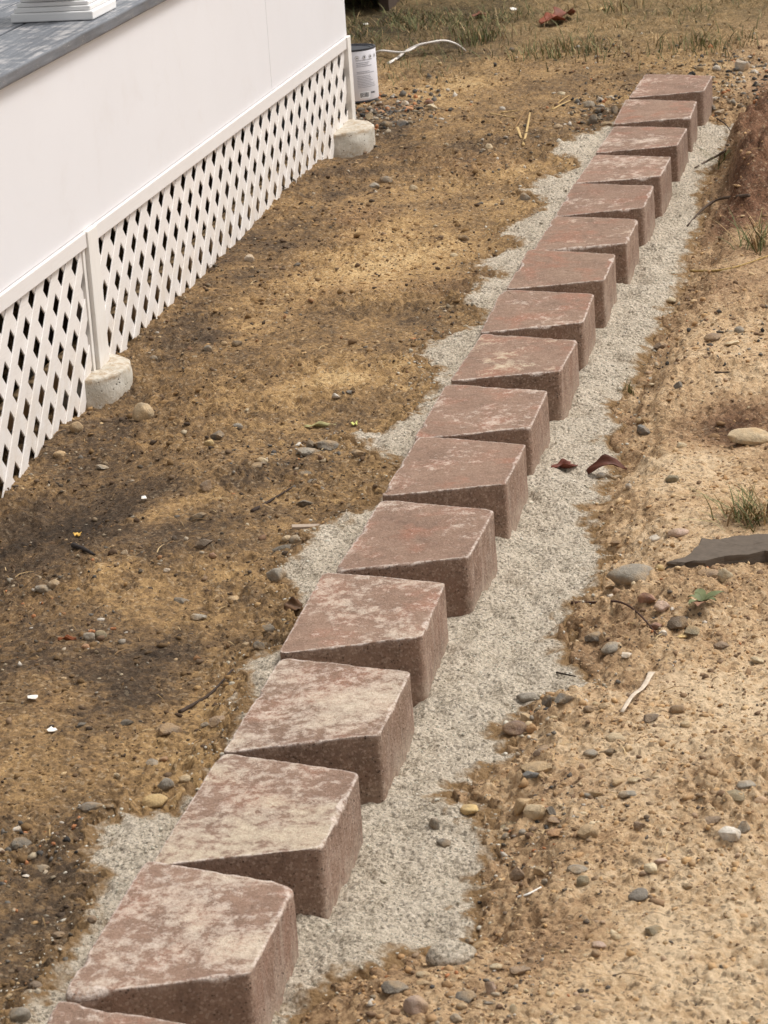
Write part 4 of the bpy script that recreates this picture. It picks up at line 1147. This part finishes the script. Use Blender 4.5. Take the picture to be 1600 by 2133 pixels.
# ------------------------------------------------------------------ grass and straw
def blades(name, xs, ys, hgt, wid, lean, cols_, lab, cat, z0=None, kind='stuff', flatlie=False):
    n = len(xs)
    if z0 is None:
        a, b, c = heights(xs, ys); z0 = np.where(c > -.01, np.maximum(a, b), a) - .002
    yaw = rng.random(n) * 6.283; dx, dy = np.cos(yaw), np.sin(yaw)
    wy = yaw + 1.57 + rng.normal(0, .5, n); wx_, wy_ = np.cos(wy) * wid / 2, np.sin(wy) * wid / 2
    lv = []
    for t, ws in ((0, 1.0), (.4, .9), (.75, .6), (1.0, .06)):
        bend = lean * (t ** 1.6); zz = hgt * t * np.sqrt(np.clip(1 - (lean * .55) ** 2 * t, .05, 1)) if not flatlie else .004 + .006 * np.sin(t * 3.1) * hgt / .06
        cx = xs + dx * bend * hgt; cyy = ys + dy * bend * hgt
        lv.append(np.stack([cx - wx_ * ws, cyy - wy_ * ws, z0 + zz], -1)); lv.append(np.stack([cx + wx_ * ws, cyy + wy_ * ws, z0 + zz + (0.0007 if flatlie else 0)], -1))
    V = np.stack(lv, 1).reshape(-1, 3)
    f = np.array([[0, 1, 3, 2], [2, 3, 5, 4], [4, 5, 7, 6]])
    F = (f[None] + (np.arange(n) * 8)[:, None, None]).reshape(-1, 4)
    o = mesh_obj(name, V, F, BLADE)
    cattr(o, 'Col', np.repeat(cols_, 8, 0))
    tag(o, lab, cat, kind=kind)
    return o
PG = np.array([lin(c) for c in [(96, 100, 62), (114, 114, 74), (82, 88, 54), (134, 130, 88), (104, 104, 68)]])
PS = np.array([lin(c) for c in [(158, 130, 90), (176, 148, 106), (138, 110, 76), (192, 166, 124), (116, 92, 64)]])
n = 150000
r = 10.2 + 9.5 * rng.random(n) ** 1.35; a = np.radians(rng.uniform(1, 24, n))
x, y = CAM[0] + r * np.cos(a), CAM[1] + r * np.sin(a)
ln = sstep(6.95, 8.5, x + .45 * fbm(x, y, 2.6, 3, 95) + .25 * sstep(.8, 1.2, y) - .1)
gm = np.clip(.30 + 1.3 * fbm(x, y, 1.9, 3, 501) + .75 * sstep(.5, 1.1, y) + blobs(x, y, [(1180, 115, .2, .6), (1480, 100, .18, .5), (990, 75, .15, .5), (1100, 40, .2, .4), (1300, 60, .3, -.35)], 0.0), .03, 1)  # greener on the porch side, where blade colour stands in for shade
k = (rng.random(n) < ln * (.2 + .75 * gm) * (.12 + .88 * np.clip(.42 + 1.9 * fbm(x, y, 3.6, 3, 511), 0, 1))) & (~in_block(x, y)) & ~((x > 9.25) & (y > 1.2) & (y < 3.5))
x, y, gm = x[k], y[k], gm[k]; n = len(x)
isg = rng.random(n) < gm * .62; ii = rng.integers(0, 5, n)
cc = np.where(isg[:, None], PG[ii], PS[ii])
hh = np.where(isg, rng.uniform(.02, .045, n), rng.uniform(.010, .030, n)) * (.7 + .6 * gm)
blades('grass', x, y, hh, np.full(n, .0032), np.where(isg, rng.uniform(.4, 1.3, n), rng.uniform(.7, 1.7, n)), cc, 'patchy green and dried grass at the back of the yard', 'grass')
# straw litter
n = 9000
x, y = view_pts(n, 3.4, 11.5)
sdv = heights(x, y)[2]
dens = np.clip(.10 + .7 * fbm(x, y, 2.1, 3, 601), .02, 1) + .5 * sstep(6.3, 7.6, x) + blobs(x, y, [(1090, 260, .16, .7), (1500, 560, .12, .9), (1420, 700, .14, .4), (1500, 760, .12, .4), (950, 160, .3, .3)], 0.0)
k = (~in_block(x, y)) & (sdv < -.01) & (y < .92) & (rng.random(n) < dens)
x, y = x[k], y[k]; n = len(x)
blades('straw_litter', x, y, rng.uniform(.012, .05, n), np.full(n, .0022), np.full(n, 1.0), PS[rng.integers(0, 5, n)] * .95, 'fine dry straw bits strewn over the soil', 'straw', None, 'stuff', True)

def tuft(px, py, n, h, spread, greens, lab, cat='grass', lean=(.2, 1.1), dirn=None, name='grass_tuft'):
    P = gpt(px, py)
    xs = P[0] + rng.normal(0, spread, n); ys = P[1] + rng.normal(0, spread, n)
    ii = rng.integers(0, 5, n); isg = rng.random(n) < greens
    e = empty(name); tag(e, lab, cat)
    o = blades('blades', xs, ys, rng.uniform(.5, 1.1, n) * h, np.full(n, .0036), rng.uniform(*lean, n), np.where(isg[:, None], PG[ii] * 1.1, PS[ii]), None, None, None, 'stuff')
    o.parent = e
    return e
tuft(1575, 1085, 150, .075, .032, .6, 'tangled clump of green and dry grass at the right edge above the slate slab', lean=(.5, 1.6))
tuft(1585, 515, 90, .10, .035, .55, 'green grass tuft at the right edge below the red soil bank', lean=(.4, 1.3))
tuft(995, 85, 160, .075, .06, .8, 'dark green grass tuft at the back, right of the white strap')
tuft(1165, 118, 200, .06, .11, .7, 'green grass tuft at the back between the strap and the far blocks')
tuft(1465, 100, 170, .06, .10, .7, 'green grass tuft behind the last block')
tuft(1310, 815, 14, .03, .006, 1.0, 'tiny green sprout at the right edge of the sand')
tuft(1300, 20, 60, .07, .06, .4, 'dry grass tuft at the top of the picture above the far blocks')

# ------------------------------------------------------------------ twigs, stalks, leaves, scraps
def stick(pxs, rad, colr, lab, cat='twig', name='twig', mat=None, lift=None, taper=.45, flat=1.0):
    pts = []
    for i, (a, b) in enumerate(pxs):
        P = gpt(a, b); P[2] += rad * .8 + (lift[i] if lift else 0); pts.append(P)
    pts = smooth_path(pts, 5)
    c = np.mean(pts, 0); rr = [rad * (1 - (1 - taper) * i / (len(pts) - 1)) * random.uniform(.85, 1.1) for i in range(len(pts))]
    V, F = tube([p - c for p in pts], rr, 7, flat)
    o = mesh_obj(name, V, F, mat or TWIG); o.location = c
    o.color = srgb(*colr); tag(o, lab, cat)
    return o
stick([(1560, 418), (1500, 425), (1465, 445), (1432, 470)], .0055, (96, 80, 68), 'grey twig leaning from the red soil bank onto the sand', lift=[.01, .012, .01, 0])
stick([(1535, 275), (1510, 315), (1475, 340), (1448, 352)], .0055, (104, 88, 74), 'bent grey twig across the far sand beside the bank', lift=[.01, .015, .008, 0])
stick([(1494, 248), (1512, 265), (1528, 280)], .003, (70, 52, 44), 'thin dark twig by the red soil bank near the last block', lift=[0, .01, .01])
stick([(525, 1068), (565, 1045), (608, 1024)], .004, (62, 48, 40), 'thin dark twig left of the black angular stone')
stick([(375, 1487), (405, 1470), (440, 1445), (485, 1398)], .004, (72, 58, 48), 'long thin twig lying left of the fourth block')
stick([(152, 1140), (175, 1148), (197, 1160)], .006, (48, 42, 40), 'short black stick on dark soil at left')
stick([(1190, 1258), (1235, 1255), (1290, 1260), (1330, 1285), (1372, 1328)], .003, (78, 54, 44), 'reddish brown root twig below the largest grey rock', lift=[0, .006, .004, .006, 0])
stick([(1160, 1403), (1200, 1410)], .0022, (70, 60, 52), 'short fine twig lying on the sand')
stick([(1490, 778), (1520, 776)], .003, (72, 58, 46), 'short dark twig on tan soil at upper right')
stick([(1440, 560), (1490, 566), (1540, 556), (1600, 535)], .0035, (186, 156, 96), 'long pale dry stalk at the right edge above the tan soil', 'stalk', 'dry_stalk')
STW = (204, 172, 118)
stick([(1090, 305), (1097, 280), (1105, 250)], .0055, STW, 'broad upright straw blade left of the far blocks', 'straw', 'straw_blade', None, [0, .01, .02], .5, .3)
stick([(1078, 272), (1086, 290)], .006, STW, 'short straw blade left of the broad upright one', 'straw', 'straw_blade', None, None, .5, .3)
stick([(1150, 230), (1180, 215), (1208, 205)], .0045, STW, 'straw stalk beside the far stone group, upper of two', 'straw', 'straw_blade', None, None, .6, .5)
stick([(1148, 228), (1175, 208), (1186, 200)], .004, (186, 152, 100), 'straw stalk beside the far stone group, lower of two', 'straw', 'straw_blade', None, None, .6, .5)
stick([(1045, 236), (1082, 231)], .004, STW, 'short straw stalk on tan soil, mid distance', 'straw', 'straw_blade', None, None, .6, .5)
stick([(1022, 238), (1075, 249)], .004, STW, 'straw stalk lying in front of the short one, mid distance', 'straw', 'straw_blade', None, None, .6, .5)
stick([(1072, 268), (1090, 245), (1100, 230)], .003, (150, 116, 76), 'thin brown stem behind the upright straw blade', 'straw', 'straw_blade', None, [0, .01, .015], .6, .6)
# white strap
def strap():
    e = empty('white_strap')
    for pts, lf in (([(780, 116), (795, 107), (840, 110), (868, 103), (890, 95), (925, 92), (950, 96), (969, 108)], [.0, .02, .02, .03, .04, .04, .03, 0]),
                    ([(809, 134), (830, 121), (850, 109), (880, 100), (918, 95)], [.0, .005, .015, .03, .035])):
        P = []
        for (a, b), l in zip(pts, lf):
            q = gpt(a, b + l / .0018 * .8); q[2] += l + .004; P.append(q)
        P = smooth_path(P, 6); V, F = tube(P, [.008] * len(P), 7, .45)
        mesh_obj('strand', V, F, STRAP, e)
    tag(e, 'white plastic strap looped on the grass edge beside the paint can', 'strap')
strap()
# curled leaves
def leaf(px, py, L, W, yaw, curl, colr, lab, lift=.004, cat='leaf', arch=0.0, tiltx=0.0):
    P = gpt(px, py); V = []; F = []; nu, nvv = 14, 6
    for i in range(nu + 1):
        t = i / nu; w = W * (math.sin(math.pi * min(1, t * .92 + .05)) ** .75) * (1 + .15 * math.sin(t * 17))
        for j in range(nvv + 1):
            s = j / nvv * 2 - 1
            ang = s * curl; rr = w / max(curl, .05)
            V.append(((t - .5) * L, rr * math.sin(ang), rr * (1 - math.cos(ang)) + arch * math.sin(math.pi * t) + .003 * math.sin(9 * t + 3 * s)))
    for i in range(nu):
        for j in range(nvv): F.append([i * (nvv + 1) + j, (i + 1) * (nvv + 1) + j, (i + 1) * (nvv + 1) + j + 1, i * (nvv + 1) + j + 1])
    o = mesh_obj('dry_leaf', V, F, LEAFM); o.location = (P[0], P[1], P[2] + lift); o.rotation_euler = (tiltx, 0, yaw); o.color = srgb(*colr)
    md = o.modifiers.new('thickness', 'SOLIDIFY'); md.thickness = .0008
    tag(o, lab, cat); return o
leaf(1176, 976, .058, .020, math.radians(-75), 1.1, (112, 58, 42), 'small curled red brown leaf on the sand beside the blocks')
leaf(1262, 985, .095, .016, math.radians(-68), .9, (92, 50, 34), 'long arched dark brown leaf at the right edge of the sand', .003, 'leaf', .028, .5)
leaf(1152, 52, .11, .055, math.radians(-60), .7, (140, 74, 50), 'crumpled rust red leaf lying in the grass at the back', .008, 'leaf', .01)
leaf(1176, 40, .10, .05, math.radians(-30), .9, (122, 66, 46), 'darker rust leaf right of the crumpled one in the grass', .008, 'leaf', .015)
leaf(1002, 36, .08, .035, math.radians(-80), .7, (136, 84, 64), 'brown leaf in the grass left of the rust red one', .006)
leaf(667, 890, .072, .010, math.radians(-83), 1.2, (178, 170, 120), 'pale green curled peel on the tan patch left of the sand')
leaf(612, 1275, .036, .014, math.radians(-60), .8, (104, 74, 48), 'brown leaf standing at the sand edge by the fifth block', .004, 'leaf', .004, .8)
leaf(140, 1335, .034, .006, math.radians(-85), 1.2, (146, 84, 50), 'orange brown bark curl on dark soil at left')
leaf(162, 1117, .013, .008, .3, .5, (220, 176, 84), 'tiny yellow leaf on dark soil at left')
leaf(738, 884, .016, .008, .8, .5, (206, 206, 120), 'tiny yellow green leaf left of the sand')
leaf(1258, 20, .07, .016, math.radians(-60), .6, (206, 172, 120), 'pale straw coloured leaf in the grass at the top', .006)
# white scraps and splinters
def scrap(px, py, w, h, lab, yaw=0, seed=0, pts=None, thick=.0012):
    P = gpt(px, py); k = mpp(P); r = np.random.default_rng(seed + int(px)); n = 9
    if pts is None:
        ring = [(math.cos(2 * math.pi * i / n) * w * k / 2 * r.uniform(.6, 1.1), math.sin(2 * math.pi * i / n) * h * k * 1.6 / 2 * r.uniform(.6, 1.1)) for i in range(n)]
    V = [(a, b, .002 + .003 * r.random()) for a, b in ring] + [(0, 0, .005)]
    F = [[i, (i + 1) % n, n] for i in range(n)]
    o = mesh_obj('paper_scrap', V, F, PAPER, None, False); o.location = (P[0], P[1], P[2] + .003); o.rotation_euler = (.1, .1, math.radians(-90) + yaw)
    md = o.modifiers.new('thickness', 'SOLIDIFY'); md.thickness = thick
    tag(o, lab, 'scrap'); return o
scrap(68, 1458, 28, 14, 'white torn scrap on the soil at the left edge, upper of two')
scrap(108, 1525, 24, 18, 'white torn scrap on the soil at left, lower of two')
scrap(1070, 19, 18, 12, 'bright white scrap in the grass at the top')
scrap(300, 1042, 14, 9, 'tiny white scrap on the dark soil below the lattice')
scrap(762, 52, 14, 8, 'small white scrap in the shaded grass behind the can')
stick([(1358, 1412), (1340, 1440), (1318, 1462), (1296, 1490)], .0062, (216, 198, 176), 'torn white paper strip on the tan soil at right', 'scrap', 'paper_strip', LEAFM, [.009, .004, .007, .002], .6, .14)
stick([(1080, 1872), (1100, 1866), (1128, 1850)], .0035, (230, 220, 200), 'small white forked splinter near the sand, lower right', 'splinter', 'white_splinter', PAPER, None, .4, .5)
P_ = gpt(637, 1102); k_ = mpp(P_)
o = box('wood_offcut', -29 * k_, 29 * k_, -.008, .008, 0, .007, mat_plain('weathered_wood', (168, 150, 132), .85, .5, 60), None, .001)
o.location = P_ + np.array([0, 0, .001]); o.rotation_euler = (.05, .06, math.radians(-76))
tag(o, 'small flat weathered wood offcut left of the sand', 'wood')
# green weed
def weed(px, py, lab, L=.035, n=7):
    e = empty('weed', gpt(px, py)); r = np.random.default_rng(5)
    for i in range(n):
        yaw = 6.283 * i / n + r.uniform(-.3, .3); l = L * r.uniform(.6, 1.3); w = l * .22; V = []; F = []
        for q in range(8):
            t = q / 7; ww = w * math.sin(math.pi * min(1, .12 + t * .88)) ; z = .004 + .014 * math.sin(t * 2.2)
            for s in (-1, 0, 1): V.append((math.cos(yaw) * t * l - math.sin(yaw) * ww * s, math.sin(yaw) * t * l + math.cos(yaw) * ww * s, z + (.002 if s else 0)))
        for q in range(7):
            for s in (0, 1): F.append([q * 3 + s, q * 3 + s + 1, q * 3 + s + 4, q * 3 + s + 3])
        o = mesh_obj('leaf', V, F, LEAFM, e); o.color = srgb(*((112, 118, 78) if r.random() < .7 else (150, 110, 84)))
    tag(e, lab, 'weed')
weed(1462, 1262, 'small green leafy weed below the slate slab', .04, 8)
tuft(1500, 345, 12, .085, .006, 1.0, 'long green grass blades hanging from the red soil bank', lean=(.9, 1.5))

# ------------------------------------------------------------------ paint can
can = empty('paint_can'); Pc = gpt(738, 212)
R_, H_ = .083, .186
can.location = (Pc[0] + .03, Pc[1], surf(Pc[0] + .03, Pc[1]) + .002)
can.rotation_euler = (-.01, .02, 0)
def lathe(name, prof, mat, parent, n=48):
    V = []; F = []
    for rr, z in prof:
        for k in range(n): a = 2 * math.pi * k / n; V.append((rr * math.cos(a), rr * math.sin(a), z))
    for i in range(len(prof) - 1):
        for k in range(n): F.append([i * n + k, i * n + (k + 1) % n, (i + 1) * n + (k + 1) % n, (i + 1) * n + k])
    F.append([(len(prof) - 1) * n + k for k in range(n)]); F.append(list(range(n))[::-1])
    o = mesh_obj(name, V, F, mat, parent)
    m = o.modifiers.new('split', 'EDGE_SPLIT'); m.split_angle = math.radians(35)
    return o
lathe('body', [(R_ - .001, 0), (R_, .002), (R_ - .0012, .005), (R_ - .0012, H_ - .006), (R_ + .0005, H_ - .003), (R_, H_), (R_ - .006, H_), (R_ - .008, H_ - .006)], CAND, can)
lathe('lid', [(R_ - .009, H_ - .0055), (R_ - .009, H_ - .003), (R_ - .018, H_ - .003), (R_ - .02, H_ - .006), (.02, H_ - .006)], CAND, can)
lab_ = lathe('label', [(R_ - .0006, .0065), (R_ - .0004, .007), (R_ - .0004, H_ - .0075), (R_ - .0006, H_ - .007)], CANL, can, 64)
view_a = math.atan2(CAM[1] - can.location[1], CAM[0] - can.location[0])
def patch(name, a0, a1, z0, z1, mat, parent, dr=.0004):
    n = max(2, int((a1 - a0) / .08) + 1); V = []; F = []
    for i in range(n + 1):
        a = view_a + a0 + (a1 - a0) * i / n
        for z in (z0, z1): V.append(((R_ - .0004 + dr) * math.cos(a), (R_ - .0004 + dr) * math.sin(a), z))
    for i in range(n): F.append([2 * i, 2 * i + 2, 2 * i + 3, 2 * i + 1])
    return V, F
def merge(name, parts, mat, parent):
    V = []; F = []
    for v, f in parts:
        b = len(V); V += v; F += [[i + b for i in q] for q in f]
    return mesh_obj(name, V, F, mat, parent, False)
def disc(ac, zc, rad, dr):
    V = []; n = 18
    for k in range(n):
        t = 2 * math.pi * k / n; a = view_a + ac + rad * math.cos(t) / R_
        V.append(((R_ - .0004 + dr) * math.cos(a), (R_ - .0004 + dr) * math.sin(a), zc + rad * math.sin(t)))
    return V, [list(range(n))]
rp = random.Random(4)
txt = []
for z, w0 in [(.146, .9), (.137, .75), (.131, .6), (.125, .85)] + [(.106, .7), (.1005, .95)]: txt.append(patch('', .12, .12 + w0 * rp.uniform(.85, 1.1), z, z + .0022, None, None))
for i in range(8): txt.append(patch('', .12, .12 + rp.uniform(.6, .95), .052 + i * .0056, .0538 + i * .0056, None, None))
merge('small_print', txt, PRINT, lab_)
for i in range(4): merge('icon_ring', [disc(.18 + i * .33, .157, .0075, .0005)], PRINT, lab_)
ICW = mat_plain('icon_white', (240, 240, 242), .5, .05)
for i in range(4): merge('icon', [disc(.18 + i * .33, .157, .0062, .0008)], ICW, lab_)
for i in range(4): merge('icon_mark', [patch('', .15 + i * .33, .21 + i * .33, .1535 if i else .1545, .1605 if i else .158, None, None, .0011)], PRINTD, lab_)
bars = []; a = .20
while a < .62:
    wv = rp.choice([.012, .02, .03]); bars.append(patch('', a, a + wv, .018, .034, None, None, .0008)); a += wv + rp.choice([.012, .02])
merge('barcode_ground', [patch('', .17, .66, .014, .037, None, None, .0004)], mat_plain('barcode_white', (240, 240, 242), .5, .05), lab_)
merge('barcode', bars, PRINTD, lab_)
merge('volume_print', [patch('', .74, .80, .028, .034, None, None, .0006), patch('', .82, .90, .028, .034, None, None, .0006), patch('', .92, .97, .028, .033, None, None, .0006)], PRINTD, lab_)
tag(can, 'paint can with white printed label standing behind the porch corner', 'paint can')
